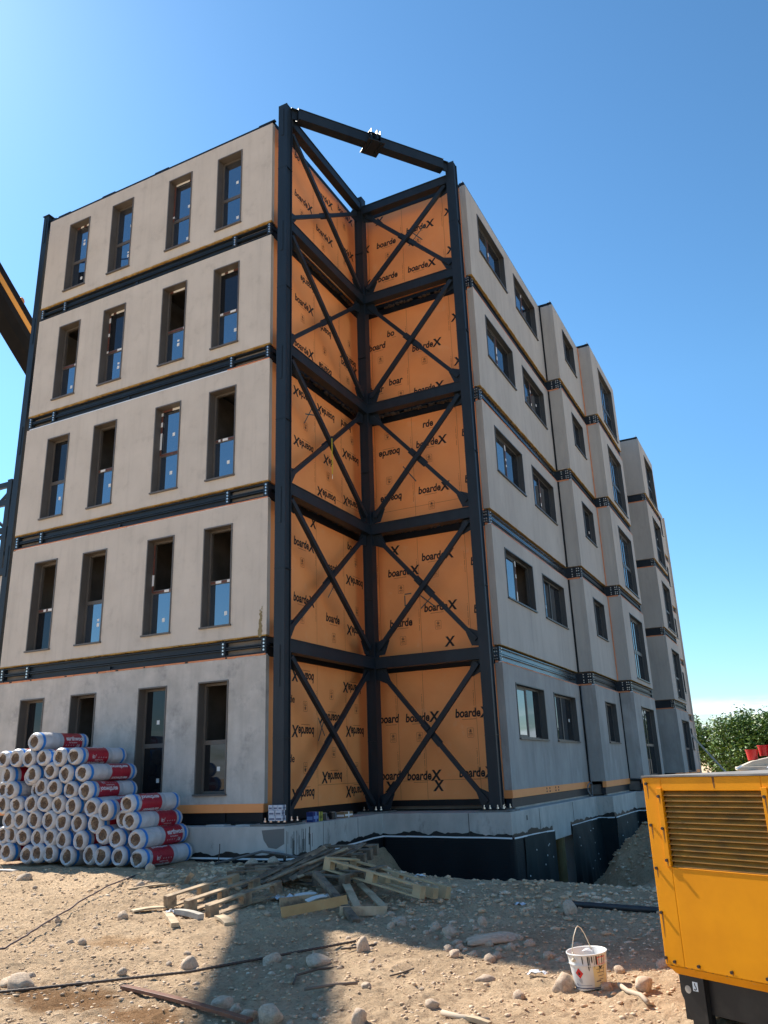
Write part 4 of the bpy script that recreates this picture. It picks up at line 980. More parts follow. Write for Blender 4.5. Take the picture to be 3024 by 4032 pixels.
def board(p, q, w, t, M, label, roll=0, group='loose boards around the pallets', name='loose_board', cat='board', jagend=False, lift=0):
    p, q = Vector(p), Vector(q); d = (q-p).normalized(); up = Vector((0, 0, 1)); sd = d.cross(up).normalized(); u = sd.cross(d)
    u = Matrix.Rotation(roll, 3, d) @ u; sd = d.cross(u)
    mb = MB(); L = (q-p).length; mid = (p+q)/2+Vector((0, 0, lift))
    a, b = -L/2, L/2; N_ = 5; qv = []
    for i in range(N_+1):
        x = a+(b-a)*i/N_; bow = .012*math.sin(i/N_*math.pi)
        for s, r in ((-1, -1), (1, -1), (1, 1), (-1, 1)):
            xx = x
            if jagend and i == N_: xx += random.uniform(-.09, .03)
            qv.append(d*xx+sd*s*w/2+u*(r*t/2+bow))
    mb.add(qv, [(3,2,1,0), tuple(N_*4+k for k in range(4))]+[(i*4+k, i*4+(k+1)%4, (i+1)*4+(k+1)%4, (i+1)*4+k) for i in range(N_) for k in range(4)])
    o = mb.build(name, M, bevel=.002); o.location = mid; return tag(o, label, cat, group)
G = lambda x, y, h=0: (x, y, gz(x, y)+h)
random.seed(4)
board(G(3.85, -3.68, .02), (2.50, -2.35, -.70), .09, .06, WOODG, 'thick weathered beam with a splintered lower end sloping down from the heap', jagend=False)
board(G(3.0, -3.92, .07), G(3.52, -3.30, .16), .11, .022, mat('honey_wood', (.46, .30, .13), .75, col2=(.38, .23, .09), nscale=4), 'honey coloured board standing on edge in the front of the heap', roll=1.35)
board(G(2.75, -3.58, .08), G(3.10, -3.10, .10), .10, .022, WOODL, 'short brown board on edge just behind the honey coloured board', roll=1.4)
board(G(3.50, -3.02, .03), G(2.78, -2.12, .24), .10, .022, WOODP, 'pale flat board lying nearly upright to the camera right of the splintered beam')
board(G(3.75, -2.78, .03), G(2.95, -2.05, .20), .09, .022, WOODP, 'pale narrow board fanned out right of the other pale board')
board(G(3.50, -3.45, .05), G(3.92, -3.06, .05), .10, .03, WOODP, 'yellowish plank lying on edge at the front right of the heap', roll=1.4)
board(G(2.75, -2.7, .1), G(3.15, -2.0, .14), .10, .022, WOODG, 'grey torn board lying across the heap behind the pale boards', roll=1.2)
board(G(1.25, -3.86, .02), G(2.02, -4.58, .03), .09, .045, WOODP, 'pale plank on sunlit dirt in front of the left pallet')
board(G(1.52, -3.98, .03), G(2.02, -4.13, .03), .08, .06, mat('stone_batten', (.46, .42, .36), .85, col2=(.36, .32, .27), nscale=9), 'short greyish batten lying beside the pale plank')
board(G(.92, -4.1, .02), G(1.16, -3.66, .04), .13, .02, WOODP, 'short flat board at the left end of the left pallet')
board(G(2.22, -4.05, .03), G(2.55, -4.28, .02), .12, .03, WOODP, 'small slatted board offcut between the pallet and the honey coloured board')
board(G(-.1, -3.1, .02), G(.55, -2.75, .02), .04, .02, WOODL, 'thin brown lath on sunlit dirt left of the pallets', roll=.1)
board(G(.62, -2.75, .0), G(.70, -2.70, .14), .09, .07, WOODL, 'small upright wooden block standing left of the left pallet')
board(G(-4.6, -2.05, .02), G(-3.6, -2.1, .03), .10, .02, mat('whitish_board', (.55, .5, .45), .8), 'whitish board lying in front of the left end of the roll stack')
board(G(3.40, -6.80, .02), G(5.02, -7.30, .06), .055, .025, WOODR, 'long thin reddish board lying in the foreground dirt')
board(G(6.20, -6.58, .02), G(6.52, -6.70, .02), .04, .03, WOODP, 'short pale stick end in the foreground right of centre')
FAN = ['uppermost', 'second', 'third', 'fourth', 'fifth', 'sixth', 'seventh', 'eighth', 'ninth', 'lowest']
for i in range(26):                                             # the splintered fan in the middle
    t = i/25; p = (1.55+.55*t+random.uniform(-.15, .15), -2.55+.35*t+random.uniform(-.2, .2), -.86+.015*i/4)
    q = (2.05+.5*random.random(), -1.25+random.uniform(-.25, .25), -.80+.36*random.uniform(.3, 1))
    board(p, q, random.uniform(.04, .1), .018, WOODG if i % 4 else WOODL, 'dark splintered slat in the fan of rotten slats in the middle of the heap', roll=random.uniform(-.6, .6), group='rotten slats in the heap', name='rotten_slat', cat='slat', jagend=True)
for i, (x, y, a) in enumerate(((2.62, -3.2, .3), (2.80, -3.0, .9), (2.55, -2.95, .5), (3.05, -3.45, 1.2), (2.95, -1.95, .2))):
    board(G(x, y, .04+.02*i), G(x+.28*math.cos(a), y+.28*math.sin(a), .07+.02*i), .08, .012, mat('white_offcut', (.62, .60, .56), .7), 'small whitish offcut among the boards at the front of the heap', roll=.2, group='whitish offcuts', name='offcut', cat='offcut')

# ------------------------------------------------------------------ rods, hose, sticks
def rope(name, P_, r, M, lab, cat, lift=.012, n=8, ridged=False):
    pts = []
    for (x0, y0), (x1, y1) in zip(P_[:-1], P_[1:]):
        L = math.hypot(x1-x0, y1-y0); k = max(1, int(L/(.02 if ridged else .12)))
        for i in range(k): x = x0+(x1-x0)*i/k; y = y0+(y1-y0)*i/k; pts.append((x, y, 0))
    pts.append((*P_[-1], 0)); zz = [gz(p[0], p[1]) for p in pts]; win = 9 if not ridged else 45
    out = []
    for i, p in enumerate(pts):
        z = max(zz[max(0, i-win):i+win+1])*.6+.4*sum(zz[max(0, i-win):i+win+1])/len(zz[max(0, i-win):i+win+1]); out.append((p[0], p[1], z+lift))
    rr = [r*(1.18 if (i % 2) else .92) for i in range(len(out))] if ridged else r
    return tubething(name, out, rr, M, lab, cat, n=n)
rope('reinforcing_bar', [(2.35, -7.33), (2.52, -7.23), (3.57, -6.17), (4.14, -5.04), (4.35, -4.6)], .011, ROD, 'long ribbed reinforcing bar crossing the foreground dirt', 'reinforcing bar', ridged=True)
rope('reinforcing_bar', [(.35, -6.6), (.72, -6.2), (.9, -5.9), (-.1, -3.9), (-.82, -2.15)], .010, mat('brown_bar', (.07, .04, .045), .6), 'dark brown bar running across the sunlit dirt towards the roll stack', 'reinforcing bar')
rope('wire_loop', [(.35, -6.05), (.55, -5.95), (.72, -5.97), (.9, -5.9)], .008, mat('pale_wire', (.4, .36, .32), .5), 'short pale wire beside the near end of the dark brown bar', 'wire')
rope('black_hose', [(5.83, -1.93), (6.1, -1.97), (6.6, -2.08), (6.9, -2.13), (7.6, -2.3)], .035, HOSE, 'thick black hose lying in shade between the heap and the yellow generator', 'hose', .03, 10)
rope('stick', [(7.16, -5.68), (7.26, -5.85), (7.36, -5.92), (7.43, -6.08)], .017, mat('bleached_wood', (.42, .33, .24), .8), 'bent bleached branch lying right of the paint bucket', 'branch', .015)
rope('stick', [(6.12, -6.57), (6.28, -6.63), (6.49, -6.64)], .02, MATS['bleached_wood'], 'thick bleached branch at the bottom edge of the foreground', 'branch', .015)
rope('stick', [(5.33, -5.8), (5.38, -5.68), (5.41, -5.51)], .007, mat('dark_twig', (.10, .07, .05), .8), 'thin dark twig in the sunlit wedge of dirt', 'twig')
rope('stick', [(4.75, -6.35), (4.62, -6.1), (4.68, -5.85), (4.85, -5.72)], .010, MATS['dark_twig'], 'curved dark root in the shadow band in the foreground', 'root')
rope('stick', [(4.95, -6.5), (5.1, -6.3), (5.25, -6.2)], .012, mat('brown_twig', (.2, .14, .1), .8), 'brown root at the edge of the shadow band', 'root')
rope('stick', [(4.35, -4.9), (4.5, -4.75), (4.58, -4.6)], .010, MATS['dark_twig'], 'short dark twig beside the upright pale stone', 'twig')

# ------------------------------------------------------------------ stones
def stone_mesh(seed, sub=2):
    bm = bmesh.new(); bmesh.ops.create_icosphere(bm, subdivisions=sub, radius=1); rnd = random.Random(seed)
    off = Vector((rnd.uniform(0, 99),)*3); cuts = [(Vector((rnd.uniform(-1, 1), rnd.uniform(-1, 1), rnd.uniform(-.6, 1))).normalized(), rnd.uniform(.55, .9)) for _ in range(6)]
    for v in bm.verts:
        c = v.co.copy(); c *= 1+.28*noise.noise(c*1.2+off)+.06*noise.noise(c*4+off)
        for n_, d_ in cuts:
            s = c.dot(n_)-d_
            if s > 0: c -= n_*s*.85
        v.co = c
    return bm
SM = []
for i in range(9):
    bm = stone_mesh(i, 3); me = bpy.data.meshes.new('rock'); bm.to_mesh(me); bm.free(); me.materials.append(ROCK); me.polygons.foreach_set('use_smooth', [True]*len(me.polygons)); SM.append(me)
def rock(x, y, sx, sy, sz, label, i=0, group=None, rz=0, sink=.5, z=None):
    sx *= .82; sy *= .82; sz *= .82
    o = bpy.data.objects.new('rock', SM[i % 9]); C.objects.link(o); o.scale = (sx, sy, sz); o.rotation_euler = (0, 0, rz)
    o.location = (x, y, (gz(x, y) if z is None else z)+sz*(1-sink)*.75); return tag(o, label, 'rock', group)
BIG = [(2.50, -7.03, .16, .12, .11, 'large smooth boulder beside the left end of the ribbed bar', 0), (2.20, -6.72, .09, .07, .05, 'flat brown stone just behind the large smooth boulder', 1), (2.30, -6.98, .12, .10, .06, 'half buried flat stone left of the large smooth boulder', 2),
 (3.38, -5.96, .11, .09, .095, 'blocky pale stone on sunlit dirt above the middle of the ribbed bar', 3), (1.07, -4.41, .12, .07, .08, 'angular pinkish stone on sunlit dirt left of the left pallet', 4), (3.01, -6.41, .06, .05, .045, 'small rounded white stone just above the ribbed bar', 5),
 (4.50, -6.92, .13, .09, .07, 'flat grey boulder in the shadow band at the bottom', 6), (4.73, -7.06, .07, .06, .06, 'brown faceted stone in the row of stones at the bottom', 7), (4.88, -7.13, .10, .07, .055, 'broad flat grey stone in the row of stones at the bottom', 8), (5.10, -7.16, .12, .10, .09, 'rounded grey boulder at the bottom edge of the shadow band', 0),
 (3.98, -5.54, .12, .09, .08, 'pale boulder under the right end of the ribbed bar', 1), (4.5, -5.57, .17, .12, .07, 'broad low boulder in the shadow band', 2), (4.57, -4.86, .09, .075, .11, 'upright pale pointed stone catching sun at the shadow edge', 3), (5.86, -4.88, .085, .065, .06, 'rounded pale stone on the shadow edge left of the bucket', 4),
 (6.05, -5.53, .11, .06, .04, 'long flat pale stone in sunlight left of the bucket', 5), (5.33, -6.21, .055, .05, .05, 'round stone at the right edge of the shadow band', 6), (5.95, -6.36, .085, .05, .045, 'smooth oval stone in the sunlit foreground', 7), (5.66, -6.94, .08, .07, .10, 'tall pointed stone at the bottom edge of the picture', 8),
 (5.11, -3.95, .12, .09, .08, 'pale angular stone in shade right of the heap', 0), (4.35, -3.83, .06, .05, .07, 'small upright stone in front of the honey coloured board', 1), (5.29, -3.51, .07, .06, .08, 'grey upright stone in the shaded middle ground', 2), (5.65, -4.15, .42, .20, .07, 'very large smooth half buried boulder in shade', 3),
 (6.45, -5.88, .075, .06, .055, 'sunlit brownish stone in front of the bucket to the left', 4), (6.72, -5.62, .11, .09, .105, 'large tan stone propping the left side of the bucket', 5), (7.05, -5.62, .065, .055, .045, 'rounded tan stone under the right side of the bucket', 6), (6.90, -5.60, .08, .05, .04, 'low brown stone beneath the middle of the bucket', 7),
 (7.34, -5.74, .105, .09, .08, 'big rounded tan boulder between the bucket and the generator', 8), (7.06, -5.15, .06, .05, .05, 'oval tan stone behind the bucket on the right', 0), (7.35, -4.85, .12, .08, .06, 'flat brown stone in shade left of the generator foot', 1), (5.92, -2.30, .12, .09, .13, 'grey standing stone at the left end of the black hose', 2),
 (1.28, -.62, .16, .13, .13, 'pale boulder at the back of the timber heap by the plinth', 3), (.65, -.65, .17, .12, .11, 'rounded boulder at the foot of the plinth corner', 4), (.25, -.7, .15, .11, .10, 'second rounded boulder at the foot of the plinth, left of the corner', 5), (2.5, -.35, .22, .14, .12, 'pale slab of rubble behind the new pallet', 6),
 (-.95, -1.75, .16, .08, .09, 'grey block at the foot of the right end roll', 7), (-.2, -2.3, .14, .11, .07, 'grey stone at the front right corner of the roll stack', 8), (-4.2, -2.0, .15, .12, .13, 'rounded boulder in front of the left part of the roll stack', 0), (-2.55, -2.81, .16, .10, .09, 'brown angular stone on sunlit dirt in front of the roll stack', 1),
 (.31, -4.7, .045, .04, .06, 'small upright stone beside the dark brown bar', 2), (1.35, -5.46, .06, .045, .04, 'pale pebble, left of a pair in the sunlit dirt', 3), (1.59, -5.52, .06, .05, .05, 'pale lumpy pebble, right of a pair in the sunlit dirt', 4), (-.03, -2.95, .09, .06, .07, 'pinkish stone left of the upright wooden block', 5), (2.4, -5.45, .05, .04, .03, 'small white stone in the middle of the sunlit dirt', 6)]
for (x, y, sx, sy, sz, lab, i) in BIG: rock(x, y, sx, sy, sz, lab, i, rz=i*1.3)
random.seed(31); cnt = 0
while cnt < 130:
    x = random.uniform(-5, 8.6); y = random.uniform(-7.9, -1.2)
    if x > 7.1 and y > -7: continue
    if x < -1 and y > -2.1: continue
    s = random.uniform(.015, .04); cnt += 1
    sh = x > -7.4+2.75*(-y) if False else None
    rock(x, y, s*random.uniform(.9, 1.5), s*random.uniform(.8, 1.2), s*random.uniform(.6, .95), 'small pale stone scattered on the rough dirt', cnt, 'small stones scattered on the dirt', rz=random.uniform(0, 6))
for i in range(46):                                              # line of rubble at the shadow edge and around the heap
    t = random.random(); x = 3.9+2.6*t+random.gauss(0, .18); y = -3.3-1.5*t+random.gauss(0, .25); s = random.uniform(.03, .07)
    rock(x, y, s*1.2, s, s*.8, 'stone in the row of rubble along the edge of the building shadow', i, 'rubble along the shadow edge', rz=random.uniform(0, 6))
# gravel: one object of many tiny stones
def gravel(name, n, dist, smin, smax, label, M):
    rnd = np.random.default_rng(5); bms = []
    for i in range(6):
        bm = stone_mesh(100+i, 1); bm.verts.ensure_lookup_table(); bms.append((np.array([v.co[:] for v in bm.verts]), np.array([[v.index for v in f.verts] for f in bm.faces]))); bm.free()
    Vs, Fs, o = [], [], 0
    for i in range(n):
        x, y = dist(rnd)
        s = smin+(smax-smin)*rnd.random()**3.2; v, f = bms[i % 6]; a = rnd.random()*6.28; c, s_ = math.cos(a), math.sin(a)
        vv = v*np.array([s*rnd.uniform(.8, 1.7), s*rnd.uniform(.7, 1.2), s*rnd.uniform(.35, .8)])
        vv = np.stack([vv[:, 0]*c-vv[:, 1]*s_+x, vv[:, 0]*s_+vv[:, 1]*c+y, vv[:, 2]+gz(x, y)+s*.25], 1); Vs.append(vv); Fs.append(f+o); o += len(v)
    V = np.concatenate(Vs); F = np.concatenate(Fs); me = bpy.data.meshes.new(name)
    me.vertices.add(len(V)); me.vertices.foreach_set('co', V.ravel()); me.loops.add(F.size); me.loops.foreach_set('vertex_index', F.ravel().astype(np.int32))
    me.polygons.add(len(F)); me.polygons.foreach_set('loop_start', np.arange(0, F.size, 3, dtype=np.int32)); me.update(calc_edges=True); me.validate()
    me.materials.append(M); ob = bpy.data.objects.new(name, me); C.objects.link(ob); return tag(ob, label, 'gravel', None, 'stuff')
def dist1(r):
    while True:
        x = r.uniform(-6, 8.8); y = -8.1+6.9*r.random()**1.25
        if y > -2.0 and x < -.8: continue
        return x, y
gravel('gravel', 24000, dist1, .003, .023, 'loose gravel and crumbs of earth spread over the dirt', ROCKG)
def dist2(r):
    while True:
        t = r.random(); x = r.uniform(-.8, 7); y = r.uniform(-3.9, .1)
        if math.exp(-((y+1.6)/1.4)**2) > r.random(): return x, y
def dist3(r):
    while True:
        a, b = r.normal(5.2, .7), r.normal(7.6, 1.6)
        if a > 4.0: return a, b
gravel('spoil_stones', 900, dist3, .012, .07, 'stones on the dark spoil bank behind the generator', ROCKG)
gravel('rubble', 3000, dist2, .008, .05, 'shaded rubble around the timber heap and trench edge', ROCKG)
for x, y, lab in ((6.43, -5.33, 'crumpled white rag on sunlit dirt left of the bucket'), (5.23, -2.06, 'scrap of white paper on shaded dirt right of the pallet'), (2.35, -2.95, 'torn white plastic sheet at the front of the timber heap'), (1.42, -3.98+.02, 'clear crumpled plastic beside the short greyish batten'), (3.35, -.85, 'pale blue scrap of paper on the trench edge')):
    mb = MB(); q = []; nn = 9; sc = .075 if 'torn' not in lab else .16
    for i in range(nn):
        for j in range(nn): a, b = (i/(nn-1)-.5)*2, (j/(nn-1)-.5)*1.2; q.append((a*sc, b*sc, .012+.5*sc*(.4+noise.noise(Vector((a*2+x, b*2, y))))*(1 if abs(a) < .9 else .4)))
    mb.add(q, [(i*nn+j, i*nn+j+1, (i+1)*nn+j+1, (i+1)*nn+j) for i in range(nn-1) for j in range(nn-1)])
    o = mb.build('litter', mat('scrap_white', (.62, .63, .66), .6), smooth=False); o.location = (x, y, gz(x, y)+.005); tag(o, lab, 'scrap')

# ------------------------------------------------------------------ paint bucket
bk = empty('paint_bucket', (6.925, -5.56, -1.045), 'dented white metal paint bucket with black drips and a red hazard diamond', 'bucket')
bk.scale = (.87,)*3; bk.rotation_euler = (R(2), R(-3), R(-2))          # local -y faces the camera
def cylpt(th, z, r): return (r*math.sin(th), -r*math.cos(th), z)
RB, RT, HB = .135, .172, .285
def br(z): 
    return RB+(RT-RB)*z/HB
mb = MB(); n = 56; prof = []
for z, dr in ((.0, -.006), (.004, .0), (.03, 0), (.06, 0), (.10, 0), (.14, 0), (.18, 0), (.198, 0), (.205, .006), (.212, .0), (.25, 0), (.278, 0), (.284, .006), (.290, .007), (.294, .001)): prof.append((z, br(z)+dr))
q = []
for z, r in prof:
    for i in range(n):
        a = 2*math.pi*i/n; d = -.016*max(0, math.cos(a-.5))**3*math.exp(-((z-.02)/.07)**2)-.006*max(0, math.cos(a-.9))**6*math.exp(-((z-.15)/.06)**2)+.003*noise.noise(Vector((math.cos(a)*3, math.sin(a)*3, z*12)))
        zz = z+(.012*max(0, math.cos(a-.6))**4 if z < .02 else 0); q.append(cylpt(a, zz, r+d))
m_ = len(prof)
for z, k in ((.285, .97), (.12, .9), (.03, .85)):
    for i in range(n): a = 2*math.pi*i/n; q.append(cylpt(a, z, br(z)*k))
fs = [(j*n+i, j*n+(i+1)%n, (j+1)*n+(i+1)%n, (j+1)*n+i) for j in range(m_+2) for i in range(n)]+[tuple(range(n))[::-1], tuple((m_+2)*n+i for i in range(n))]
mb.add(q, fs, 0); mb.m[-1] = 1
mb.build('bucket_shell', [BKW, BLK], bk, smooth=True)
def decal(poly, mi, mb, off=.002):
    cx = sum(p[0] for p in poly)/len(poly); cy = sum(p[1] for p in poly)/len(poly)
    n_ = len(poly); pts = []
    def on(a, z):
        r = br(z)+off-.016*max(0, math.cos(a-.5))**3*math.exp(-((z-.02)/.07)**2)-.006*max(0, math.cos(a-.9))**6*math.exp(-((z-.15)/.06)**2)+.003*noise.noise(Vector((math.cos(a)*3, math.sin(a)*3, z*12)))
        return cylpt(a, z, r)
    mb.add([on(a, z) for a, z in poly]+[on(cx, cy)], [(i, (i+1) % n_, n_) for i in range(n_)], mi)
def rect(a0, a1, z0, z1, mi, mb, off=.002):
    k = max(1, int(abs(a1-a0)/.1)); kz = max(1, int((z1-z0)/.03))
    for i in range(k):
        for j in range(kz):
            p, q_ = a0+(a1-a0)*i/k, a0+(a1-a0)*(i+1)/k; s, t_ = z0+(z1-z0)*j/kz, z0+(z1-z0)*(j+1)/kz; decal([(p, s), (q_, s), (q_, t_), (p, t_)], mi, mb, off)
mb = MB()
rect(.52, 1.5, .03, .195, 2, mb, .0022)
rect(-1.5, 1.5, .022, .029, 3, mb, .003); 
D0, DZ = -.30, .145
decal([(D0-.24, DZ), (D0, DZ-.042), (D0+.24, DZ), (D0, DZ+.042)], 0, mb, .003)
decal([(D0-.05, DZ-.012), (D0+.05, DZ-.012), (D0+.06, DZ), (D0+.0, DZ+.016), (D0-.06, DZ)], 1, mb, .0045)
for i in range(4): rect(D0-.12+.02*i, D0+.10, .098-.010*i, .101-.010*i, 3, mb, .0025)
rect(-.62, .35, .045, .053, 4, mb, .0025); rect(-.66, -.60, .045, .06, 3, mb, .003)
for a, l, w_ in ((.02, .05, .05), (.3, .10, .06), (.38, .075, .04), (.5, .04, .06), (.62, .09, .02), (.74, .06, .08), (.9, .12, .025), (1.08, .06, .04), (1.2, .14, .02)):
    rect(a-w_/2, a+w_/2, .278-l, .278, 1, mb, .0032); decal([(a-w_/2, .278-l), (a+w_/2, .278-l), (a, .262-l)], 1, mb, .0032)
for a0, a1, z0, z1 in ((.78, 1.3, .262, .267), (.78, 1.3, .205, .210), (.78, .81, .21, .262), (1.27, 1.3, .21, .262)): rect(a0, a1, z0, z1, 0, mb, .0045)
for i in range(5): rect(.70+.05*i, 1.25-.03*i, .17-.027*i, .174-.027*i, 3, mb, .0035)
rect(.66, .98, .075, .082, 3, mb, .004); 
for i in range(4): decal([(1.0+.07*i, .025), (1.04+.07*i, .025), (1.09+.07*i, .048), (1.05+.07*i, .048)], 0 if i == 3 else 1, mb, .004)
decal([(.86, .19), (.98, .172), (1.1, .19), (1.1, .2), (.98, .183), (.86, .2)], 1, mb, .0045)
mb.build('bucket_print', [RED, BLK, BKY, NAVY, PGR], bk)
mb = MB(); hp = []
for i in range(21):
    t = i/20*math.pi; hp.append((-.10*math.cos(t)*1.0-.02, .0+(-.16 if False else 0), 0))
hp = [(-.075, -.150, .255), (-.078, -.140, .34), (-.066, -.09, .42), (-.052, -.03, .475), (-.043, .0, .487), (-.032, .05, .46), (-.022, .10, .40), (-.012, .135, .33), (.0, .155, .27)]
mb.tube(hp, .004, 8); mb.tube([hp[0], (-.077, -.145, .31)], .008, 8); mb.cyl((-.072, -.146, .25), (-.082, -.168, .25), .014, 10)
mb.build('handle', mat('handle_wire', (.62, .55, .42), .45), bk, smooth=True)
mb = MB(); mb.add([(-.05, .02, .28), (.0, -.03, .30), (.02, .03, .305), (.06, .0, .285), (-.02, .05, .30)], [(0,1,2), (1,3,2), (0,2,4)]); mb.build('rag', PWH, bk)

# ------------------------------------------------------------------ yellow generator
ge = Vector((.8762, -.4819, 0)); gn = Vector((.4819, .8762, 0)); ang = math.atan2(ge.y, ge.x)
gen = empty('diesel_generator', (7.66, -6.53, -.98), 'yellow generator cabinet with a louvred end panel on a black skid', 'generator', rz=ang)
Z0 = .98                                                        # local z = world z + Z0; local x = along the face, local y = depth
def zz(z): return z+Z0
GW = 1.0; GD = 2.1
mb = MB()
# face frame around louvre opening, slightly pitched cabinet with chamfered foot
zt, zb2, zl0, zl1, s0, s1 = .470, -.65, -.075, .385, .145, .855
for x0, x1, a, b in ((0, s0, zb2, zt), (s1, GW, zb2, zt), (s0, s1, zl1, zt), (s0, s1, zb2, zl0)): mb.box(x0, x1, 0, .02, zz(a), zz(b))
mb.box(0, .02, .02, GD, zz(zb2), zz(zt)); mb.box(GW-.02, GW, .02, GD, zz(zb2), zz(zt)); mb.box(.02, GW-.02, GD-.02, GD, zz(zb2), zz(zt))
poly = [(0, zz(zb2)-.0005), (GW, zz(zb2)-.0005), (GW-.055, zz(-.70)), (.055, zz(-.70))]
mb.prism(poly, .0, GD, lambda u, v, w_: (u, w_+(0.0 if v > zz(-.67) else (.03 if w_ < 1 else -.03)), v))
body = mb.build('cabinet', YEL, gen, bevel=.005)
mb = MB(); mb.box(-.006, GW+.006, -.006, GD+.006, zz(zt)+.001, zz(zt)+.012); mb.build('roof_panel', mat('dusty_roof', (.16, .15, .14), .75, col2=(.28, .26, .24), nscale=5, spec=.2), gen)
mb = MB()
for a, b in ((s0-.035, s0+.002), (s1-.002, s1+.035)): mb.box(a, b, -.012, -.0005, zz(zl0)+.002, zz(zl1)+.018)
mb.box(s0-.03, s1+.03, -.004, -.0005, zz(zl0)-.006, zz(zl0)-.001)
mb.build('louvre_rail', YEL, gen, bevel=.003)
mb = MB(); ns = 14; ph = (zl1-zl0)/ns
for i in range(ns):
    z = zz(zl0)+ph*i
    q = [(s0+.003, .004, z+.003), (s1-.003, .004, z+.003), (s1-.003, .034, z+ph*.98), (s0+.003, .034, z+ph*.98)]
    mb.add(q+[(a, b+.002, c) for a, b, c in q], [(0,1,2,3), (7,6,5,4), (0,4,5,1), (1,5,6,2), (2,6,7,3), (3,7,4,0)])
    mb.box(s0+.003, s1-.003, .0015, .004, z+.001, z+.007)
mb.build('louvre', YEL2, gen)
mb = MB(); mb.box(s0, s1, .06, .065, zz(zl0), zz(zl1)); mb.build('louvre_backing', BLK, gen)
mb = MB()
bl = [(.032, .43), (.03, .172), (.029, -.089), (.024, -.351), (.016, -.61), (.078, -.624), (.251, -.625), (.475, -.622), (.70, -.62), (.93, -.62), (.128, .352), (.128, .155), (.128, -.035), (.873, .352), (.873, .155), (.97, .43), (.97, .172), (.97, -.1), (.97, -.35)]
for s_, z in bl: mb.cyl((s_, -.016 if .1 < s_ < .9 and z > -.1 else -.003, zz(z)), (s_, -.028 if .1 < s_ < .9 and z > -.1 else -.016, zz(z)), .0095, 8)
mb.build('bolt', mat('dark_bolt', (.03, .018, .012), .6), gen, smooth=False)
mb = MB(); random.seed(9)
for s_, z in bl:
    f0 = -.0128 if .1 < s_ < .9 and z > -.1 else -.0008; L = random.uniform(.04, .16)
    if z-L < zb2+.005: L = max(.012, z-zb2-.008)
    if .1 < s_ < .9 and z > -.1 and z-L < zl0: L = z-zl0-.005
    mb.add([(s_-.006, f0, zz(z)), (s_+.006, f0, zz(z)), (s_+.0015, f0, zz(z)-L), (s_-.0015, f0, zz(z)-L)], [(0,1,2,3)])
mb.add([(.53, -.0008, zz(.468)), (.548, -.0008, zz(.468)), (.542, -.0008, zz(.40)), (.536, -.0008, zz(.40))], [(0,1,2,3)])
x = .02
while x < .97:
    l = random.uniform(.01, .05); mb.add([(x, -.0008, zz(zb2)), (x+l, -.0008, zz(zb2)), (x+l*.6, -.0008, zz(zb2)+random.uniform(.002, .007)), (x+.3*l, -.0008, zz(zb2)+.002)], [(0,1,2,3)]); x += l+random.uniform(.01, .09)
mb.build('rust_run', RUST, gen)
mb = MB()
for s_ in (.43, .60, .78):
    mb.add([(s_+.032*math.cos(t), .0185-.004*math.sin(t)*3, zz(-.675)+.013*math.sin(t)) for t in [2*math.pi*i/16 for i in range(16)]], [tuple(range(16))])
mb.build('drain_hole', GALV, gen)
mb = MB()                                                       # skid
sk = [(.062, -.70), (.235, -.70), (.235, -.98), (.125, -.98), (.125, -.945), (.062, -.80)]
hole_c, hr = (.118, -.776), .022
mb.prism([(a, zz(b)) for a, b in sk], .035, .06, lambda u, v, w_: (u, w_, v))
sk2 = [(GW-a, b) for a, b in sk][::-1]; mb.prism([(a, zz(b)) for a, b in sk2], .035, .06, lambda u, v, w_: (u, w_, v))
mb.box(.235, GW-.235, .075, .10, zz(-.90), zz(-.70)); mb.box(.06, .10, .06, GD-.05, zz(-.98)+.03, zz(-.701)); mb.box(GW-.10, GW-.06, .06, GD-.05, zz(-.98)+.03, zz(-.701)); mb.box(.22, .235, .061, .11, zz(-.98), zz(-.701))
mb.box(.12, GW-.12, .10, GD-.1, zz(-.73), zz(-.702))
mb.build('skid', BLK, gen, bevel=.002)
mb = MB(); mb.add([(hole_c[0]+hr*math.cos(t), .0345, zz(hole_c[1])+hr*math.sin(t)) for t in [2*math.pi*i/24 for i in range(24)]], [tuple(range(24))]); mb.build('lifting_hole', mat('dusty_hole', (.42, .36, .29), .8), gen)
mb = MB(); mb.box(.156, .192, .033, .0348, zz(-.777), zz(-.727), 0)
hk = [(.172, -.733), (.172, -.745), (.180, -.755), (.181, -.765), (.173, -.771), (.164, -.766)]
for (a, b), (c, d) in zip(hk[:-1], hk[1:]): mb.bar((a, .0325, zz(b)), (c, .0325, zz(d)), .001, .006, (0, 0, 1) if abs(a-c) > abs(b-d) else (1, 0, 0), 1)
mb.build('hook_sign', [STICK, BLK], gen)
# clear sheet and small gear lying on its roof
for (x, y, w_, h_, M, lab, cat) in ((.30, 1.0, .22, .035, PGR, 'crumpled clear sheet lying on the generator roof', 'sheet'), (.18, .8, .02, .02, BOLT, 'small pale cap on the left of the generator roof', 'cap')):
    mb = MB(); mb.add([(0, 0, .0), (w_, 0, .0), (w_, .08, h_), (0, .08, h_*1.2), (w_*.5, .04, h_*.3)], [(0,1,4), (1,2,4), (2,3,4), (3,0,4)])
    o = mb.build('roof_scrap', M); p = gen.location+ge*x+gn*y; o.location = (p.x, p.y, zt+.031); o.rotation_euler = (0, 0, ang); tag(o, lab, cat)

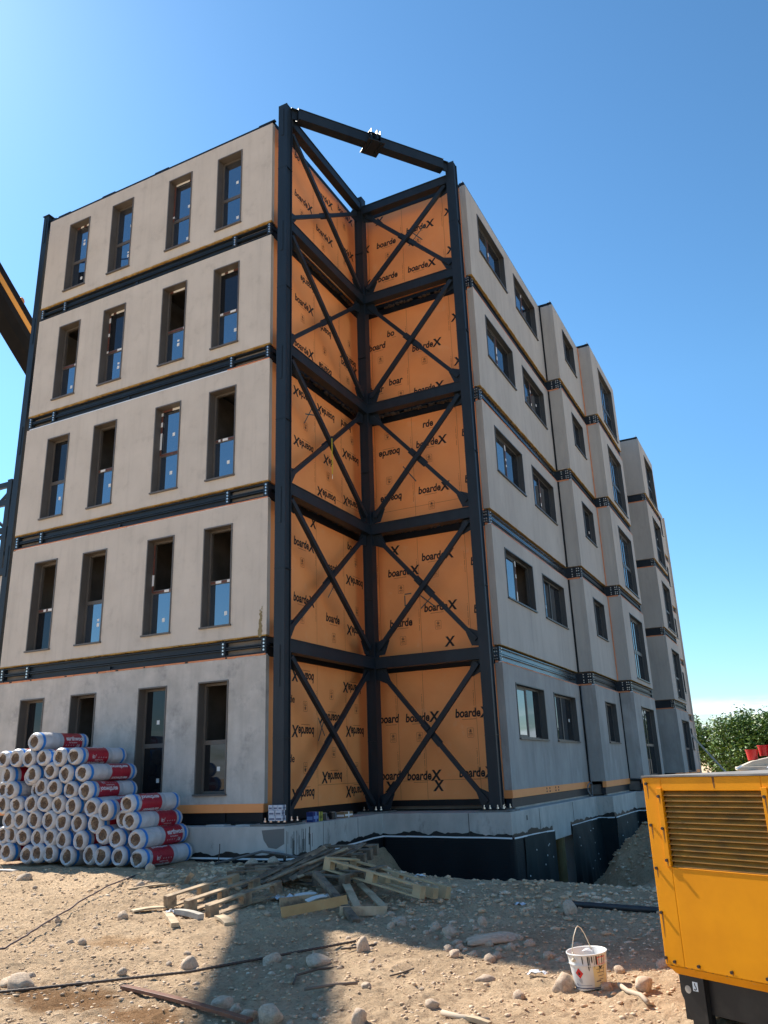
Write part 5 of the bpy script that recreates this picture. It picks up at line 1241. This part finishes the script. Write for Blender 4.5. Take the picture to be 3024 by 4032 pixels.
# ------------------------------------------------------------------ cream tank with red tubs behind
TX, TY = 6.95, 40.8
tk = empty('storage_tank', (TX, TY, -1.05), 'cream plastic tank with blue round fittings seen above the generator roof', 'tank', rz=.1)
mb = MB(); mb.box(-2.0, 3.6, -1.5, 1.6, .0, 1.02); mb.build('tank_body', CREAM, tk, bevel=.08)
mb = MB(); mb.box(-2.15, 3.75, -1.65, 1.75, 1.02, 1.22); mb.prism([(-2.0, 1.221), (-.15, 1.221), (-.2, 1.72), (-1.3, 1.5)], -1.4, 1.4, lambda u, v, w_: (u, w_, v)); mb.prism([(.02, 1.221), (3.6, 1.221), (3.3, 1.86), (.15, 1.8)], -1.4, 1.4, lambda u, v, w_: (u, w_, v)); mb.build('tank_lid', CREAM, tk, bevel=.04)
for x in (-1.35, -.45):
    mb = MB(); mb.cyl((x, -1.8, .70), (x, -1.5, .70), .30, 16); mb.cyl((x, -1.95, .70), (x, -1.8, .70), .19, 16); mb.box(x-.3, x+.3, -1.75, -1.5, .30, .62); mb.build('blue_fitting', BLUEP, tk)
mb = MB(); mb.cyl((0, 0, 0), (0, 0, 1.62), .14, 12); mb.cyl((0, 0, .9), (0, 0, 1.0), .3, 12); o = mb.build('white_post', CREAM); o.location = (TX+.85, TY-2.8, -1.05); tag(o, 'short cream post with a collar in front of the cream tank', 'post')
for x, y, lab in ((-1.15, -.3, 'red plastic tub, leftmost on the lid of the cream tank'), (-.5, .1, 'red plastic tub, middle of three on the cream tank'), (.15, -.2, 'red plastic tub, rightmost of three on the cream tank')):
    t_ = empty('red_tub', (TX+x, TY+y, .50 if x < -1 else .72), lab, 'tub', 'red tubs on the cream tank'); mb = MB(); mb.cyl((0, 0, 0), (0, 0, .58), .27, 20, 0, .34); mb.build('tub_body', REDP, t_)
    mb = MB(); mb.cyl((0, 0, .55), (0, 0, .60), .36, 20); mb.build('tub_rim', REDP, t_)

# ------------------------------------------------------------------ ladder leaning at the far end of the facade
ld = empty('ladder', (4.9, 33, -1.0), 'pale ladder leaning at the far end of the right facade', 'ladder')
mb = MB(); mb.bar((3.25, 32.6, 2.2), (5.6, 32.6, -1.0), .07, .05); mb.bar((3.25, 33.1, 2.2), (5.6, 33.1, -1.0), .07, .05); add(mb, 'rail', CON, ld)
mb = MB()
for i in range(9): t = .08+i*.1; mb.bar((3.25+2.35*t, 32.6, 2.2-3.2*t), (3.25+2.35*t, 33.1, 2.2-3.2*t), .04, .04)
add(mb, 'rung', CON, ld)
wt = empty('wall_tap', (2.95, 24.1, 1.0), 'small dark valve with a hanging rag on the far shaded return wall', 'tap')
mb = MB(); mb.cyl((2.95, 24.2, 1.05), (2.95, 24.0, 1.05), .05, 8); mb.bar((2.8, 24.02, 1.08), (3.1, 24.02, 1.08), .05, .12); mb.bar((3.05, 24.0, 1.2), (3.05, 24.0, .95), .08, .08); add(mb, 'valve', STD, wt)
mb = MB(); mb.bar((3.07, 24.0, .95), (3.12, 24.0, .2), .09, .02); add(mb, 'rag', PGR, wt)

# ------------------------------------------------------------------ mobile crane behind the block
cb = Vector((-12.1, 17.55, 1.3)); ct0 = Vector((-9.0, -1.5, 14.6)); cd = (ct0-cb).normalized(); ct = cb+cd*34
cr = empty('mobile_crane', (cb.x, cb.y, -1.05), 'black and yellow telescopic crane boom rising past the left side of the block', 'crane')
sd = cd.cross(Vector((0, 0, 1))).normalized(); up = sd.cross(cd)
def sec(a, b, w_, h_):
    mb = MB(); pr = [(-w_/2, -h_*.28), (-w_*.3, -h_/2), (w_*.3, -h_/2), (w_/2, -h_*.28), (w_/2, h_/2), (-w_/2, h_/2)]
    mb.prism(pr, a, b, lambda u, v, t: tuple(cb+cd*t+sd*u+up*v)); return mb
for i, (a, b, w_, h_) in enumerate(((0, 12, .80, .86), (12, 24, .74, .80), (24, 34, .68, .74))):
    o = add(sec(a, b, w_, h_), 'boom_section', CRANEK, cr)
    mb = MB()
    for s_ in (-1, 1):
        x = s_*(w_/2+.003); mb.add([tuple(cb+cd*t+sd*x+up*v) for t, v in ((a+.3, -.02), (b-.3, -.02), (b-.3, .17), (a+.3, .17))]+[tuple(cb+cd*t+sd*(x+s_*.004)+up*v) for t, v in ((a+.3, -.02), (b-.3, -.02), (b-.3, .17), (a+.3, .17))], [(0,1,2,3), (7,6,5,4), (0,4,5,1), (1,5,6,2), (2,6,7,3), (3,7,4,0)])
    st_ = mb.build('yellow_stripe', CRANEY, o)
mb = MB()
for t in (18.2, 18.9): mb.cyl(cb+cd*t-sd*.44+up*.17, cb+cd*t+sd*.44+up*.17, .10, 12)
mb.bar(cb+cd*21.0+up*.46, cb+cd*21.0+up*.75, .12, .3, mi=1); mb.cyl(cb+cd*21.0+up*.75-sd*.1, cb+cd*21.0+up*.75+sd*.1, .10, 10, 1)
add(mb, 'boom_fitting', [BLK, mat('orange_fitting', (.4, .16, .05), .5)], cr)
mb = MB(); mb.tube([cb+cd*.5+up*.8, cb+cd*21.0+up*.85, cb+cd*34+up*.5], .022, 6); add(mb, 'hoist_rope', mat('blue_rope', (.03, .05, .16), .5), cr)
mb = MB(); mb.box(-13.3, -10.7, 16.0, 21.5, .2, .9); mb.box(-13.2, -10.8, 21.5, 23.4, .1, 1.9); mb.box(-13.1, -11.9, 16.6, 19.5, .9, 2.6); mb.box(-13.1, -10.9, 19.2, 21, .9, 2.0); add(mb, 'carrier', CRANEY, cr, bevel=.04)
for y in (16.7, 18.3, 20.6, 22.6):
    for x in (-13.2, -10.8):
        mb = MB(); mb.cyl((x-.18, y, -.5), (x+.18, y, -.5), .55, 24); add(mb, 'wheel', RUBR, cr)

# ------------------------------------------------------------------ neighbouring block with its own lattice frame, far left
nb = empty('neighbouring_block', (-16.5, 10, -1), 'partly built block with a dark steel lattice on top, glimpsed beyond the left edge', 'building')
X1, Y_ = -14.95, 6.0
mb = MB(); panel(mb, Fc('S', Y_), -24, X1, -1, 7.55, .2, [(-16.1, -15.35, 4.6, 6.9), (-18.0, -17.25, 4.6, 6.9), (-16.1, -15.35, 1.5, 3.8)]); mb.box(-24, X1, Y_+.21, 14, -1, 7.5); add(mb, 'wall', PL1, nb)
mb = MB(); mb.box(-24, X1+.1, Y_-.1, Y_+.1, 7.56, 7.8); mb.box(-24, X1+.1, 13.8, 14, 7.56, 7.8)
mb.box(X1-.1, X1+.1, Y_+.11, 13.79, 7.56, 7.8); add(mb, 'ring_beam', ST, nb)
for y in (Y_, 14-.2):
    for x in (X1-.55, X1-2.9, -21.6):
        mb = MB(); mb.box(x-.11, x+.11, y-.09, y+.13, 7.81, 11.15); add(mb, 'post', ST, nb)
for z, h_ in ((11.0, .2), (10.3, .2), (9.25, .2), (8.35, .16)):
    mb = MB()
    mb.bar((-21.6, Y_+.02, z), (X1+.3, Y_+.02, z), .12, h_); mb.bar((X1-.55, Y_+.2, z), (X1-.55, 13.7, z), .12, h_); add(mb, 'lattice_beam', ST, nb)
for a, b in ((10.9, 9.3), (9.2, 8.4)):
    for x0, x1 in ((X1-2.8, X1-.6), (X1-.5, X1+.25)):
        mb = MB(); mb.bar((x0, Y_+.02, a), (x1, Y_+.02, b), .09, .09); mb.bar((x0, Y_+.14, b), (x1, Y_+.14, a), .09, .09); add(mb, 'lattice_brace', ST, nb)

# ------------------------------------------------------------------ trees beyond
def tree(x, y, h, rad, seed, label, sparse=False):
    rnd = random.Random(seed); root = empty('tree', (x, y, -1.05), label, 'tree', 'trees beyond the far end of the block')
    mb = MB(); tips = []
    mb.tube([(0, 0, 0), (rnd.uniform(-.1, .1), 0, h*.25), (rnd.uniform(-.3, .3), .1, h*.55), (0, 0, h*.85)], [.20, .16, .10, .03], 8)
    for i in range(16):
        a = rnd.uniform(0, 6.28); z0_ = h*rnd.uniform(.15, .7); L = rad*rnd.uniform(.6, 1.05)*(1 if z0_ < h*.5 else .75)
        p1 = Vector((math.cos(a)*L*.5, math.sin(a)*L*.5, z0_+L*.25)); p2 = Vector((math.cos(a)*L, math.sin(a)*L, z0_+L*rnd.uniform(.35, .9)))
        mb.tube([(0, 0, z0_), p1, p2], [.08, .05, .015], 6); tips += [p1, p2, (p1+p2)/2, p2+Vector((rnd.uniform(-.5, .5), rnd.uniform(-.5, .5), rnd.uniform(0, .6)))]
    mb.build('trunk', BARK, root, smooth=True)
    mb = MB(); n = 9500 if not sparse else 2600
    cl = [(t+Vector((rnd.gauss(0, .35), rnd.gauss(0, .35), rnd.gauss(0, .3))), rnd.uniform(.35, .75)) for t in tips for _ in range(3)]
    for i in range(22):
        a = rnd.uniform(0, 6.28); rr_ = rad*math.sqrt(rnd.random())*.8; cl.append((Vector((rr_*math.cos(a), rr_*math.sin(a), h*rnd.uniform(.1, .95))), rnd.uniform(.4, .8)))
    for i in range(n):
        c, r = rnd.choice(cl); d = Vector((rnd.gauss(0, 1), rnd.gauss(0, 1), rnd.gauss(0, 1))).normalized()*r*rnd.random()**.4
        p = c+d; s = rnd.uniform(.07, .15); u = Vector((rnd.gauss(0, 1), rnd.gauss(0, 1), rnd.gauss(0, .6))).normalized(); v = u.orthogonal().normalized()
        v = (Matrix.Rotation(rnd.uniform(0, 6.28), 3, u) @ v)
        mb.add([p-u*s, p+v*s*.45, p+u*s, p-v*s*.45], [(0,1,2,3)], rnd.choices((0, 1, 2), (5, 4, 3))[0])
    mb.build('crown', LEAFS, root)
TR = [(4.9, 45.5, 4.2, 2.1, 'bushy bright green tree directly beside the far corner of the block', 0), (6.5, 47, 4.1, 2.3, 'broad green tree standing just right of the far corner of the block', 0), (8.4, 47, 4.2, 2.4, 'dense green tree behind the red tubs', 0), (5.9, 54, 5.6, 2.1, 'taller feathery tree rising behind the bushy trees', 1), (8.6, 55, 5.2, 2.4, 'sparse tall tree behind the right hand trees', 1), (10.6, 46, 4.2, 2.3, 'dense green tree at the right edge of the picture', 0), (12.8, 49, 4.4, 2.5, 'green tree beyond the right edge of the generator', 0), (3.0, 50, 4.0, 2.2, 'green tree mostly hidden by the far end of the block', 0)]
for i, (x, y, h, r, lab, sp) in enumerate(TR): tree(x, y, h, r, 40+i, lab, bool(sp))
mb = MB()
